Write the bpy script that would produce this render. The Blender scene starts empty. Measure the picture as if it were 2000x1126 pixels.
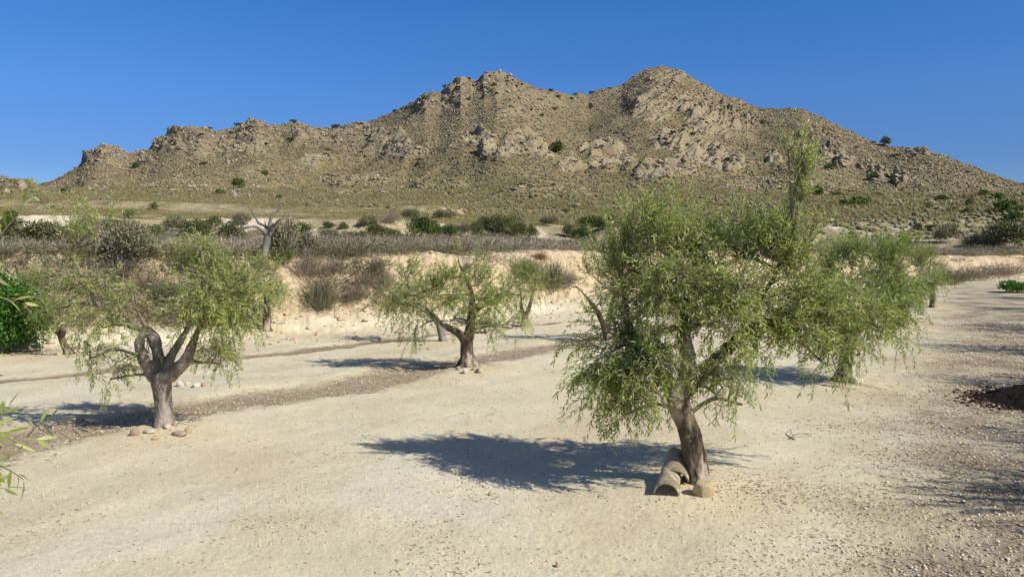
import bpy, math, random
import numpy as np
from mathutils import Vector

# ------------------------------------------------------------------ camera, sky, sun
HC = 2.2                    # eye height
F = 1556.0                  # focal length in photo pixels (2000 wide)
PITCH = math.radians(3.24)
scene = bpy.context.scene
COL = scene.collection
cam_d = bpy.data.cameras.new("camera")
cam = bpy.data.objects.new("camera", cam_d)
COL.objects.link(cam)
cam.location = (0, 0, HC)
cam.rotation_euler = (math.radians(90) - PITCH, 0, 0)
cam_d.sensor_width = 36.0
cam_d.lens = 36.0 * F / 2000.0
cam_d.clip_start = 0.05
cam_d.clip_end = 6000
scene.camera = cam

SUN_DIR = Vector((0.99, -0.60, 1.0)).normalized()
ELEV = math.asin(SUN_DIR.z)
AZ = math.atan2(SUN_DIR.x, SUN_DIR.y)
world = bpy.data.worlds.new("World")
scene.world = world
world.use_nodes = True
nt = world.node_tree
nt.nodes.clear()
wo = nt.nodes.new("ShaderNodeOutputWorld")
bg = nt.nodes.new("ShaderNodeBackground")
sk = nt.nodes.new("ShaderNodeTexSky")
sk.sky_type = 'NISHITA'
sk.sun_disc = False
sk.sun_elevation = ELEV
sk.sun_rotation = AZ
sk.altitude = 900
sk.air_density = 1.0
sk.dust_density = 0.0
sk.ozone_density = 3.2
bg.inputs[1].default_value = 0.10
hs = nt.nodes.new("ShaderNodeHueSaturation"); hs.inputs["Saturation"].default_value = 1.36; hs.inputs["Value"].default_value = 0.94; hs.inputs["Hue"].default_value = 0.512
nt.links.new(sk.outputs[0], hs.inputs["Color"]); 
tc = nt.nodes.new("ShaderNodeTexCoord"); sx = nt.nodes.new("ShaderNodeSeparateXYZ"); mr = nt.nodes.new("ShaderNodeMapRange")
for k_, v_ in (("From Min", 0.0), ("From Max", 0.26), ("To Min", 0.0), ("To Max", 1.0)): mr.inputs[k_].default_value = v_
mx = nt.nodes.new("ShaderNodeMix"); mx.data_type = 'RGBA'; mx.blend_type = 'MULTIPLY'; mx.inputs[0].default_value = 1.0
nt.links.new(tc.outputs["Generated"], sx.inputs[0]); nt.links.new(sx.outputs["Z"], mr.inputs["Value"])
nt.links.new(hs.outputs[0], mx.inputs[6]); 
cr = nt.nodes.new("ShaderNodeValToRGB"); el = cr.color_ramp.elements
el[0].position = 0.0; el[0].color = (0.36, 0.47, 0.74, 1); el[1].position = 1.0; el[1].color = (1.0, 1.0, 1.0, 1)
e_ = el.new(0.38); e_.color = (0.47, 0.56, 0.76, 1); e_ = el.new(0.68); e_.color = (0.78, 0.83, 0.93, 1)
nt.links.new(mr.outputs[0], cr.inputs[0]); nt.links.new(cr.outputs[0], mx.inputs[7]); 
# the part of the sky round the sun is whiter and brighter
vm = nt.nodes.new("ShaderNodeVectorMath"); vm.operation = 'DOT_PRODUCT'; vm.inputs[1].default_value = SUN_DIR
mg = nt.nodes.new("ShaderNodeMapRange"); mg.interpolation_type = 'SMOOTHSTEP'
mg.inputs["From Min"].default_value = 0.30; mg.inputs["From Max"].default_value = 0.85
m2 = nt.nodes.new("ShaderNodeMix"); m2.data_type = 'RGBA'; m2.blend_type = 'MULTIPLY'; m2.inputs[0].default_value = 1.0
m2.inputs[7].default_value = (1.6, 1.05, 0.75, 1)
m3 = nt.nodes.new("ShaderNodeMix"); m3.data_type = 'RGBA'
nt.links.new(tc.outputs["Generated"], vm.inputs[0]); nt.links.new(vm.outputs["Value"], mg.inputs["Value"])
nt.links.new(sk.outputs[0], m2.inputs[6]); nt.links.new(mg.outputs[0], m3.inputs[0])
nt.links.new(mx.outputs[2], m3.inputs[6]); nt.links.new(m2.outputs[2], m3.inputs[7]); nt.links.new(m3.outputs[2], bg.inputs[0])
nt.links.new(bg.outputs[0], wo.inputs[0])

sd = bpy.data.lights.new("sun", 'SUN')
sd.energy = 4.2
sd.angle = math.radians(0.53)
sd.color = (1.0, 0.94, 0.84)
sun = bpy.data.objects.new("sun", sd)
COL.objects.link(sun)
sun.location = (30, -20, 40)
sun.rotation_euler = (-SUN_DIR).to_track_quat('-Z', 'Y').to_euler()
scene.view_settings.view_transform = 'Standard'
scene.view_settings.look = 'None'
scene.view_settings.exposure = 0.35
scene.view_settings.gamma = 1.0
scene.cycles.max_bounces = 6
scene.cycles.transparent_max_bounces = 4

RNG = np.random.default_rng(11)
random.seed(5)

# ------------------------------------------------------------------ noise
_pr = np.random.default_rng(4242)
_PT = _pr.permutation(2048).astype(np.int32)
_GA = _pr.random(2048) * 2 * math.pi
_GX = np.cos(_GA); _GY = np.sin(_GA)

def _cell(ix, iy, seed):
    return _PT[(_PT[(ix + (seed * 131 + 7)) & 2047] + iy) & 2047]

def perlin(x, y, seed=0):
    x = np.asarray(x, float); y = np.asarray(y, float)
    ixf = np.floor(x); iyf = np.floor(y)
    fx = x - ixf; fy = y - iyf
    ix = ixf.astype(np.int32); iy = iyf.astype(np.int32)
    u = fx * fx * fx * (fx * (fx * 6 - 15) + 10); v = fy * fy * fy * (fy * (fy * 6 - 15) + 10)
    s = (seed * 131 + 7)
    p0 = _PT[(ix + s) & 2047]; p1 = _PT[(ix + 1 + s) & 2047]
    def g(p, oy, dx):
        h = _PT[(p + iy + oy) & 2047]
        return _GX[h] * dx + _GY[h] * (fy - oy)
    a = g(p0, 0, fx); a += (g(p1, 0, fx - 1) - a) * u
    b = g(p0, 1, fx); b += (g(p1, 1, fx - 1) - b) * u
    return (a + (b - a) * v) * 1.5

def fbm(x, y, octv=4, seed=0, gain=0.5):
    s = 0; a = 1.0; t = 0
    for k in range(octv):
        s = s + a * perlin(x * 2 ** k + 17.3 * k, y * 2 ** k - 9.1 * k, seed + k)
        t += a; a *= gain
    return s / t

def ridged(x, y, octv=4, seed=0):
    s = 0; a = 1.0; t = 0
    for k in range(octv):
        s = s + a * (1 - np.abs(perlin(x * 2 ** k + 3.3 * k, y * 2 ** k - 5.1 * k, seed + k)) * 2)
        t += a; a *= 0.5
    return s / t

def worley(x, y, seed=0):
    """returns F1, F2 and a random value of the nearest cell"""
    x = np.asarray(x, float); y = np.asarray(y, float)
    ix = np.floor(x).astype(np.int32); iy = np.floor(y).astype(np.int32)
    f1 = np.full(x.shape, 9.0); f2 = np.full(x.shape, 9.0); c = np.zeros(x.shape)
    for ox in (-1, 0, 1):
        for oy in (-1, 0, 1):
            h = _cell(ix + ox, iy + oy, seed)
            px = ix + ox + h / 2048.0
            h = _PT[(h + 77) & 2047]
            py = iy + oy + h / 2048.0
            d = np.hypot(px - x, py - y)
            cc = _PT[(h + 913) & 2047] / 2048.0
            n = d < f1
            f2 = np.where(n, f1, np.minimum(f2, d))
            c = np.where(n, cc, c)
            f1 = np.where(n, d, f1)
    return f1, f2, c

def sstep(a, b, x):
    t = np.clip((x - a) / (b - a), 0, 1)
    return t * t * (3 - 2 * t)

# ------------------------------------------------------------------ picture <-> world directions
CP, SP = math.cos(PITCH), math.sin(PITCH)
def ray(px, py):
    u = (np.asarray(px, float) - 1000) / F; v = -(np.asarray(py, float) - 563) / F
    # camera forward (0,CP,-SP), up (0,SP,CP)
    return u, CP + v * SP, -SP + v * CP
def az_el(px, py):
    dx, dy, dz = ray(px, py)
    return np.arctan2(dx, dy), dz / np.hypot(dx, dy)
def to_px(x, y, z):
    dz = z - HC
    f = y * CP - dz * SP; u = y * SP + dz * CP
    f = np.where(f < 0.01, 0.01, f)
    return 1000 + F * x / f, 563 - F * u / f
def at(px, py, depth):
    dx, dy, dz = ray(px, py)
    k = depth / dy
    return np.array([dx * k, depth, HC + dz * k])

# ------------------------------------------------------------------ terrain
BX = np.array([-200, -60, -30, -15, -11, -8.2, -4.1, 2.3, 10, 27, 45, 90, 300])
BY = np.array([-60, 0, 11, 16.6, 17.3, 18.0, 21.2, 27.2, 36, 49, 56, 70, 130])
SKY = [(-600, 395), (-300, 385), (-100, 365), (0, 357), (30, 361), (70, 363), (110, 350), (150, 330), (165, 311), (185, 297), (205, 292),
       (225, 298), (250, 303), (290, 293), (315, 274), (345, 259), (385, 251), (420, 256), (450, 253), (480, 243),
       (500, 239), (515, 246), (545, 247), (575, 245), (605, 251), (640, 253), (680, 247), (715, 241), (750, 226),
       (790, 211), (815, 196), (830, 184), (860, 180), (880, 168), (900, 159), (915, 163), (930, 160), (945, 150),
       (970, 147), (1000, 151), (1025, 162), (1050, 173), (1085, 182), (1120, 187), (1150, 184), (1180, 174),
       (1215, 166), (1240, 150), (1270, 134), (1290, 130), (1315, 134), (1350, 152), (1400, 181), (1450, 200),
       (1480, 211), (1510, 213), (1565, 213), (1600, 227), (1650, 252), (1700, 275), (1730, 284), (1780, 292),
       (1820, 298), (1870, 314), (1920, 334), (1970, 352), (2000, 361), (2100, 390), (2300, 425), (2600, 440)]
RD = [(-600, 700), (0, 620), (150, 470), (350, 460), (560, 480), (750, 470), (900, 430), (1050, 440), (1150, 500), (1290, 520),
      (1450, 500), (1600, 440), (1800, 380), (2000, 340), (2600, 330)]
_sx = np.array([s[0] for s in SKY], float); _sy = np.array([s[1] for s in SKY], float)
SKA, SKE = az_el(_sx, _sy)
RDA, _ = az_el(np.array([s[0] for s in RD], float), 300.0)
RDD = np.array([s[1] for s in RD], float)
R0 = 140.0
# rocky places of the hill: x, y, rx, ry, strength
ROCKS = [(205, 310, 50, 16, 1), (255, 318, 50, 14, .8), (350, 278, 62, 22, 1), (410, 285, 60, 22, .9), (500, 262, 42, 22, 1),
         (480, 285, 60, 16, .7), (570, 262, 60, 16, .8), (640, 268, 60, 16, .6), (700, 258, 60, 12, .7),
         (845, 205, 40, 18, .9), (905, 185, 42, 26, 1), (975, 175, 50, 24, 1), (1030, 200, 60, 28, .6), (1010, 215, 40, 18, .7),
         (760, 278, 42, 22, 1), (710, 292, 30, 14, .6), (790, 300, 40, 14, .6), (690, 355, 80, 10, .5), (620, 312, 40, 10, .6),
         (935, 270, 32, 18, .9), (965, 300, 30, 12, .9), (1020, 284, 46, 20, 1), (1065, 303, 22, 9, .9),
         (1175, 292, 46, 16, 1), (1190, 320, 60, 16, .7), (1115, 325, 30, 12, .7),
         (1270, 195, 60, 24, .8), (1300, 155, 45, 16, .8), (1270, 222, 45, 18, .8), (1340, 200, 60, 22, .8),
         (1395, 235, 60, 34, 1), (1450, 240, 40, 20, .7),
         (1320, 275, 55, 20, .9), (1370, 300, 55, 26, 1), (1420, 318, 45, 18, .9), (1280, 340, 40, 16, .9), (1330, 330, 40, 14, .6),
         (1510, 312, 18, 14, .8), (1625, 300, 26, 16, .9), (1650, 318, 22, 14, .8), (1700, 325, 22, 14, .8), (1715, 345, 20, 12, .7),
         (1757, 352, 12, 14, .8), (1790, 300, 25, 8, .7), (1600, 265, 50, 20, .4), (30, 372, 50, 12, .7), (1040, 375, 60, 14, .4),
         (1140, 380, 50, 12, .4), (855, 360, 60, 10, .35)]

def bank_d(x, y):
    yb = np.interp(x, BX, BY)
    x2 = np.clip(x, -150, 250)
    sl = (np.interp(x2 + 2, BX, BY) - np.interp(x2 - 2, BX, BY)) / 4
    return (y - yb) / np.sqrt(1 + sl * sl)

def strip_masks(x, y):
    """brown litter strips on the orchard floor"""
    w = fbm(x * 0.7, y * 0.7, 3, 5) * 0.55 + fbm(x * 5, y * 5, 2, 55) * 0.25
    def line(pts, wd):
        X = np.interp(y, [p[1] for p in pts], [p[0] for p in pts])
        d = np.abs(x - X + w * 0.8) * 0.78
        return 1 - sstep(wd * 0.45, wd * 1.15, d)
    s2 = line([(-6.7, 6), (-6.2, 7), (-5.6, 8.6), (-4.6, 10), (-3.3, 11.4), (-2.2, 12.9), (-1.0, 14.6), (0.4, 16.2), (2.6, 18.6), (5, 22)], 0.62)
    s1 = line([(-14, 8), (-9.5, 11.9), (-7.6, 13.2), (-4.9, 15.7), (-2.3, 18.9), (0.3, 21), (5, 25)], 0.36)
    rx = np.interp(y, [0, 4, 7, 12, 20, 40, 60], [0.3, 1.5, 2.9, 5.6, 10.5, 21, 32])
    s3 = sstep(-0.9, 1.8, x - rx + w * 1.6)
    s3 = np.where(y > 0, s3, 0.6) * (1 - sstep(30, 60, y))
    return s1 * (y > 9), s2 * (y > 6), s3

def H(x, y, fine=True, parts=False):
    x = np.asarray(x, float); y = np.asarray(y, float)
    r = np.hypot(x, y); a = np.arctan2(x, y)
    # orchard floor
    z = 0.06 * fbm(x * 0.22, y * 0.22, 3, 3)
    s1, s2, s3 = strip_masks(x, y)
    z = z - 0.035 * s1 - 0.035 * s2
    # low berm behind the second row
    X2 = np.interp(y, [8, 11.4, 12.9, 14.6, 18.6], [-6.2, -4.5, -3.3, -2.0, 1.4])
    z = z + 0.06 * np.exp(-((x - X2) / 0.6) ** 2) * (y > 8) * (y < 22) * (0.6 + 0.8 * fbm(x, y, 2, 8))
    for (bx, by, hh, ww) in MOUNDS:
        z = z + hh * np.exp(-((x - bx) ** 2 + (y - by) ** 2) / (2 * ww * ww))
    d = bank_d(x, y)
    dn = d + 0.7 * fbm(x * 0.35, y * 0.35, 3, 21) + 0.6 * (1 - ridged(x * 0.5 + y * .3, y * 0.6, 4, 33)) * (0.3 + 1.2 * np.clip(fbm(x * .2, y * .2, 2, 35) + .4, 0, 1)) * sstep(-1, 1, d)
    bh = np.interp(x, [10, 26], [1.85, 1.35]) + 0.15 * fbm(x * 0.15, y * 0.15, 2, 9)
    prof = 0.22 * sstep(-1.4, 0.3, dn) + 0.78 * sstep(0.0, 1.9, dn)
    z = z * (1 - prof) + bh * prof
    # rising ground beyond
    wrp = 11 * fbm(x * 0.03, y * 0.03, 3, 41)
    dd = d + wrp * sstep(20, 45, d)
    prof2 = np.interp(dd, [0, 26, 42, 47, 82, 86, 125], [0, 0.1, 1.0, 2.3, 4.0, 5.2, 7.5])
    z = z + np.where(d > 0, prof2, 0) + sstep(3, 20, d) * 0.25 * fbm(x * 0.12, y * 0.12, 3, 51)
    if fine:
        near = 1 - sstep(14, 40, r)
        z = z + near * (0.010 * fbm(x * 5, y * 5, 3, 61) + 0.007 * fbm(x * 22, y * 22, 2, 62) * (1 - sstep(5, 12, r))) * (0.6 + 0.8 * s3)
        bk = sstep(-1.5, 0.2, d) * (1 - sstep(60, 140, r))
        z = z + bk * (0.22 * fbm(x * 1.3, y * 1.3, 6, 63, .68)) + sstep(-3, 0, d) * (1 - sstep(3, 5, d)) * 0.05 * fbm(x * 5, y * 5, 3, 64)
        dn = dn + 0
    # hill
    zb = z
    e_sky = np.interp(a, SKA, SKE)
    D = np.interp(a, RDA, RDD)
    front = 1 - sstep(0.95, 1.5, np.abs(a))
    e_sky = e_sky * front + 0.03 * (1 - front)
    ef = (9.0 - HC) / R0
    t = (r - R0) / (D - R0)
    tc = np.clip(t, 0, 1)
    g = 1 - (1 - tc) ** 1.55
    g = g * (0.55 + 0.45 * tc)
    zh = HC + np.minimum(r, D) * (ef + (e_sky - ef) * g)
    win = np.clip(4 * tc * (1 - tc), 0, 1) * front
    sp = fbm(x * 0.012 + .6, y * 0.006, 3, 71)
    gul = 1 - ridged(x * 0.022, y * 0.008, 3, 75)
    zh = zh + win * (13 * sp - 5.0 * gul) * (0.45 + 0.55 * tc)
    zh = zh + sstep(0, 0.15, tc) * front * (1.0 * fbm(x * 0.09, y * 0.09, 4, 81))
    back = np.clip(r - D, 0, None)
    zh = np.where(t > 1, np.maximum(zh - 0.55 * back, 4 + 0 * r), zh)
    m = sstep(R0 - 45, R0 + 30, r)
    zb_out = np.where(zb > 9.0, 9.0 + (zb - 9.0) * 0.3, zb)
    z = zb_out * (1 - m) + zh * m
    rock = np.zeros(r.shape); px = py = None
    msk = (r > R0) & (t < 1.25) & (np.abs(a) < 0.75)
    if msk.any():
        xm, ym, zm = x[msk], y[msk], z[msk]
        px, py = to_px(xm, ym, zm)
        nx = 10 * fbm(xm * 0.05, ym * 0.05, 3, 91); ny = 7 * fbm(xm * 0.05, ym * 0.05, 3, 95)
        k = np.zeros(xm.shape)
        for (cx, cy, rx, ry, s) in ROCKS:
            q = ((px + nx - cx) / rx) ** 2 + ((py + ny - cy) / ry) ** 2
            k = np.maximum(k, s * 0.95 * (1 - sstep(0.45, 1.3, q)))
        skyy = np.interp(px, _sx, _sy)
        crest = np.exp(-np.clip(py - skyy, 0, 99) / 16.0) * np.interp(px, [100, 170, 1380, 1500, 1650], [.2, .9, .8, .45, .15])
        k = np.maximum(k, crest * (0.45 + 0.9 * fbm(xm * 0.06, ym * 0.06, 3, 99)))
        k = np.clip(k, 0, 1)
        if fine:
            f1, f2, c = worley(xm / 9.0 + 0.35 * ym / 9.0, ym / 13.0, 101)
            e1, e2, c2 = worley(xm / 3.4, ym / 5.5 + 0.3 * xm / 5, 102)
            dome = 1.2 * k * (0.5 + 0.9 * fbm(xm * 0.035, ym * 0.035, 3, 108))
            tl = np.interp(xm, [-150, 60, 160], [0.10, -0.25, -0.75])
            w1 = (zm + tl * xm + 5 * fbm(xm * 0.02, ym * 0.02, 3, 110)) / 6.5
            w2 = (zm + (tl + .1) * xm + 3 * fbm(xm * 0.05, ym * 0.05, 3, 111)) / 2.6
            q1 = w1 - np.floor(w1); q2 = w2 - np.floor(w2)
            blk = dome + 5.2 * (sstep(0.0, 0.30, q1) - q1) * (0.35 + 0.65 * sstep(-.1, .25, fbm(xm * .04, ym * .04, 2, 112))) + 2.0 * (sstep(0.0, 0.3, q2) - q2)
            blk = blk + (c - 0.5) * 1.7 * sstep(0.0, 0.10, f2 - f1) - 1.2 * (1 - sstep(0.0, 0.12, f2 - f1)) + (c2 - 0.5) * 1.0 * sstep(0.0, 0.15, e2 - e1)
            blk = blk + 0.8 * fbm(xm * 0.4, ym * 0.4, 3, 103)
            fall = np.where(t[msk] > 1, 0.6, 1.0)
            z[msk] = zm + 0.88 * k * blk * fall
            # scattered small stones and steps everywhere on the slope
            g1, g2, c3 = worley(xm / 2.6, ym / 3.6, 104)
            z[msk] += (1 - k) * 0.35 * np.clip(c3 - 0.62, 0, 1) * 2 * sstep(0.03, 0.2, g2 - g1) * sstep(-.2, .3, fbm(xm * .02, ym * .02, 3, 105) + 0.1)
        rock[msk] = k
    if parts:
        return z, dict(d=d, dn=dn, dd=dd, prof=prof, s1=s1, s2=s2, s3=s3, r=r, a=a, t=t, rock=rock, m=m, front=front)
    return z

MOUNDS = []
def h1(x, y):
    return float(H(np.array([x]), np.array([y]))[0])
_rr = np.exp(np.linspace(math.log(1.5), math.log(900), 5000))
def ground_px(px, py, rmax=900):
    """the spot of the terrain seen at a picture position"""
    a, e = az_el(px, py)
    x = np.sin(a) * _rr; y = np.cos(a) * _rr
    zz = H(x, y, fine=False); zr = HC + _rr * e
    hit = np.nonzero((zz >= zr) & (_rr < rmax))[0]
    i = hit[0] if len(hit) else int(np.argmin(zr - zz))
    return x[i], y[i], h1(x[i], y[i])

# ------------------------------------------------------------------ mesh helpers
def make_mesh(name, V, quads=None, tris=None, attrs=None, smooth=False, mats=(), midx=None, cols=None):
    me = bpy.data.meshes.new(name)
    V = np.asarray(V, np.float32)
    nq = 0 if quads is None else len(quads); ntr = 0 if tris is None else len(tris)
    parts_ = []
    if nq: parts_.append(np.asarray(quads, np.int32).ravel())
    if ntr: parts_.append(np.asarray(tris, np.int32).ravel())
    li = np.concatenate(parts_)
    tot = np.concatenate([np.full(nq, 4, np.int32), np.full(ntr, 3, np.int32)])
    start = np.concatenate([[0], np.cumsum(tot)[:-1]]).astype(np.int32)
    me.vertices.add(len(V)); me.vertices.foreach_set("co", V.ravel())
    me.loops.add(len(li)); me.loops.foreach_set("vertex_index", li)
    me.polygons.add(len(tot)); me.polygons.foreach_set("loop_start", start)
    try: me.polygons.foreach_set("loop_total", tot)
    except Exception: pass
    if smooth: me.polygons.foreach_set("use_smooth", np.ones(len(tot), bool))
    for m in mats: me.materials.append(m)
    if midx is not None: me.polygons.foreach_set("material_index", np.asarray(midx, np.int32))
    if attrs:
        for k, v in attrs.items():
            at_ = me.attributes.new(k, 'FLOAT', 'POINT'); at_.data.foreach_set("value", np.asarray(v, np.float32))
    if cols:
        for k, v in cols.items():
            at_ = me.attributes.new(k, 'FLOAT_COLOR', 'POINT')
            c4 = np.ones((len(V), 4), np.float32); c4[:, :3] = v
            at_.data.foreach_set("color", c4.ravel())
    me.update(calc_edges=True); me.validate()
    return me

def link(name, me, parent=None, loc=None):
    o = bpy.data.objects.new(name, me); COL.objects.link(o)
    if parent is not None: o.parent = parent
    if loc is not None: o.location = loc
    return o
def tag(o, label=None, cat=None, group=None, kind=None):
    if label: o["label"] = label
    if cat: o["category"] = cat
    if group: o["group"] = group
    if kind: o["kind"] = kind
    return o
def empty(name, loc, label, cat, group=None):
    o = bpy.data.objects.new(name, None); COL.objects.link(o); o.location = loc
    o.empty_display_size = 0.2
    return tag(o, label, cat, group)

class Geo:
    def __init__(s): s.V = []; s.Q = []; s.T = []; s.n = 0; s.tint = []; s.qm = []; s.tm = []
    def add(s, V, Q=None, T=None, tint=None, mat=0):
        V = np.asarray(V, float)
        if Q is not None and len(Q): s.Q.append(np.asarray(Q) + s.n); s.qm.append(np.full(len(Q), mat))
        if T is not None and len(T): s.T.append(np.asarray(T) + s.n); s.tm.append(np.full(len(T), mat))
        s.V.append(V); s.n += len(V)
        s.tint.append(np.zeros(len(V)) if tint is None else np.broadcast_to(tint, (len(V),)))
    def mesh(s, name, mats, smooth=False):
        q = np.concatenate(s.Q) if s.Q else None; t = np.concatenate(s.T) if s.T else None
        mi = np.concatenate((s.qm if s.Q else []) + (s.tm if s.T else []))
        return make_mesh(name, np.concatenate(s.V), q, t, {"tint": np.concatenate(s.tint)}, smooth, mats, mi)

def tube(P, R, n=8):
    """swept tube along points P with radii R -> verts, quads, end tris"""
    P = np.asarray(P, float); R = np.asarray(R, float); m = len(P)
    T = np.gradient(P, axis=0); T /= np.linalg.norm(T, axis=1)[:, None] + 1e-9
    ref = np.array([0.31, 0.95, 0.05]) if abs(T[0][1]) < 0.9 else np.array([1.0, 0, 0])
    A = np.cross(T, ref); A /= np.linalg.norm(A, axis=1)[:, None] + 1e-9
    B = np.cross(T, A)
    th = np.arange(n) * 2 * math.pi / n
    V = P[:, None, :] + R[:, None, None] * (np.cos(th)[None, :, None] * A[:, None, :] + np.sin(th)[None, :, None] * B[:, None, :])
    V = V.reshape(-1, 3)
    i = np.arange(m - 1)[:, None] * n; j = np.arange(n)[None, :]; j2 = (j + 1) % n
    Q = np.stack([i + j, i + n + j, i + n + j2, i + j2], -1).reshape(-1, 4)
    V = np.vstack([V, P[0], P[-1]])
    a0, a1 = len(V) - 2, len(V) - 1
    jj = np.arange(n); k = (m - 1) * n
    T1 = np.stack([np.full(n, a0), jj, (jj + 1) % n], -1)
    T2 = np.stack([np.full(n, a1), k + (jj + 1) % n, k + jj], -1)
    return V, Q, np.vstack([T1, T2])

def spline(P, m):
    """Catmull-Rom through rows of P (any width)"""
    P = np.asarray(P, float)
    if len(P) < 3:
        t = np.linspace(0, 1, m)[:, None]; return P[0] * (1 - t) + P[-1] * t
    E = np.vstack([2 * P[0] - P[1], P, 2 * P[-1] - P[-2]])
    out = []
    for t in np.linspace(0, len(P) - 1 - 1e-6, m):
        i = int(t); f = t - i
        a, b, c, d = E[i], E[i + 1], E[i + 2], E[i + 3]
        out.append(0.5 * ((2 * b) + (c - a) * f + (2 * a - 5 * b + 4 * c - d) * f * f + (3 * b - a - 3 * c + d) * f ** 3))
    return np.array(out)

# ------------------------------------------------------------------ materials
def new_mat(name):
    m = bpy.data.materials.new(name); m.use_nodes = True
    n = m.node_tree.nodes; n.clear()
    out = n.new("ShaderNodeOutputMaterial"); b = n.new("ShaderNodeBsdfPrincipled")
    m.node_tree.links.new(b.outputs[0], out.inputs[0])
    b.inputs["Roughness"].default_value = 0.9
    b.inputs["Specular IOR Level"].default_value = 0.2
    return m, m.node_tree, b, out
def N(t, kind, **kw):
    n = t.nodes.new(kind)
    for k, v in kw.items(): setattr(n, k, v)
    return n
def noise(t, co, scale, detail=4, rough=0.55):
    n = N(t, "ShaderNodeTexNoise"); n.inputs["Scale"].default_value = scale
    n.inputs["Detail"].default_value = detail; n.inputs["Roughness"].default_value = rough
    t.links.new(co, n.inputs["Vector"]); return n.outputs["Fac"]
def ramp(t, f, stops):
    n = N(t, "ShaderNodeValToRGB"); e = n.color_ramp.elements
    while len(e) < len(stops): e.new(0.5)
    for i, (p, c) in enumerate(stops):
        e[i].position = p; e[i].color = (c[0], c[1], c[2], 1) if not isinstance(c, (int, float)) else (c, c, c, 1)
    t.links.new(f, n.inputs[0]); return n.outputs[0]
def mix(t, f, a, b, mode='MIX'):
    n = N(t, "ShaderNodeMix", data_type='RGBA', blend_type=mode)
    if isinstance(f, (int, float)): n.inputs[0].default_value = f
    else: t.links.new(f, n.inputs[0])
    for k, v in ((6, a), (7, b)):
        if isinstance(v, tuple): n.inputs[k].default_value = (*v, 1)
        else: t.links.new(v, n.inputs[k])
    return n.outputs[2]
def attr(t, name, out="Fac"):
    n = N(t, "ShaderNodeAttribute"); n.attribute_name = name; return n.outputs[out]
def bump(t, b, h, strength, dist):
    n = N(t, "ShaderNodeBump"); n.inputs["Strength"].default_value = strength; n.inputs["Distance"].default_value = dist
    t.links.new(h, n.inputs["Height"]); t.links.new(n.outputs[0], b.inputs["Normal"])
def objco(t): return N(t, "ShaderNodeTexCoord").outputs["Object"]

def mat_ground():
    m, t, b, o = new_mat("earth"); co = objco(t)
    c = attr(t, "zone", "Color")
    v = ramp(t, noise(t, co, 1.3, 6, 0.6), [(0.3, 0.90), (0.7, 1.08)])
    c = mix(t, 1.0, c, v, 'MULTIPLY')
    sp = ramp(t, noise(t, co, 55, 3, 0.7), [(0.32, 0.72), (0.5, 1.0), (0.72, 1.18)])
    c = mix(t, 0.8, c, sp, 'MULTIPLY')
    sp2 = ramp(t, noise(t, co, 16, 4, 0.75), [(0.34, 0.84), (0.5, 1.0), (0.7, 1.07)])
    c = mix(t, 0.8, c, sp2, 'MULTIPLY')
    t.links.new(c, b.inputs["Base Color"]); b.inputs["Roughness"].default_value = 0.95
    b.inputs["Specular IOR Level"].default_value = 0.1
    bump(t, b, noise(t, co, 38, 5, 0.75), 0.55, 0.02)
    return m
def mat_hill():
    m, t, b, o = new_mat("hillside"); co = objco(t)
    c = attr(t, "zone", "Color")
    v = ramp(t, noise(t, co, 0.9, 6, 0.75), [(0.35, 0.66), (0.5, 1.0), (0.66, 1.3)])
    c = mix(t, 0.85, c, v, 'MULTIPLY')
    v2 = ramp(t, noise(t, co, 0.12, 4, 0.6), [(0.3, 0.86), (0.7, 1.12)])
    c = mix(t, 1.0, c, v2, 'MULTIPLY')
    t.links.new(c, b.inputs["Base Color"]); b.inputs["Specular IOR Level"].default_value = 0.05
    bump(t, b, noise(t, co, 0.55, 7, 0.72), 0.8, 1.2)
    return m
def mat_leaf(name, top, under, top2, trans=0.25, rough=0.45):
    m, t, b, out = new_mat(name)
    tn = attr(t, "tint")
    g = N(t, "ShaderNodeNewGeometry")
    a = mix(t, tn, top, top2)
    c = mix(t, g.outputs["Backfacing"], a, under)
    t.links.new(c, b.inputs["Base Color"]); b.inputs["Roughness"].default_value = rough
    b.inputs["Specular IOR Level"].default_value = 0.45
    tr = N(t, "ShaderNodeBsdfTranslucent")
    tc = mix(t, 0.5, c, (top2[0] * 1.6, top2[1] * 1.7, top2[2] * 0.6))
    t.links.new(tc, tr.inputs[0])
    ms = N(t, "ShaderNodeMixShader"); ms.inputs[0].default_value = trans
    t.links.new(b.outputs[0], ms.inputs[1]); t.links.new(tr.outputs[0], ms.inputs[2])
    t.links.new(ms.outputs[0], out.inputs[0])
    return m
def mat_plain(name, c1, c2, scale=8, rough=0.9, bs=0.5, bd=0.01, stretch=None, c3=None, patch=None):
    m, t, b, out = new_mat(name); co = objco(t)
    if stretch:
        mp = N(t, "ShaderNodeMapping"); mp.inputs["Scale"].default_value = stretch
        t.links.new(co, mp.inputs[0]); co = mp.outputs[0]
    f = noise(t, co, scale, 6, 0.65)
    st = [(0.36, c1), (0.62, c2)] + ([(0.75, c3)] if c3 else [])
    c = ramp(t, f, st)
    if patch:
        pf = ramp(t, noise(t, co, scale * 0.55, 3, 0.6), [(0.50, 0.0), (0.60, 1.0)])
        c = mix(t, pf, c, patch)
    tn = attr(t, "tint")
    c = mix(t, tn, c, (c2[0] * 1.25, c2[1] * 1.25, c2[2] * 1.25))
    t.links.new(c, b.inputs["Base Color"]); b.inputs["Roughness"].default_value = rough
    bump(t, b, noise(t, co, scale * 3, 5, 0.7), bs, bd)
    return m
M_GROUND = mat_ground(); M_HILL = mat_hill()
M_LEAF = mat_leaf("olive_leaf", (0.08, 0.14, 0.013), (0.38, 0.43, 0.22), (0.40, 0.44, 0.13), 0.34)
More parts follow.
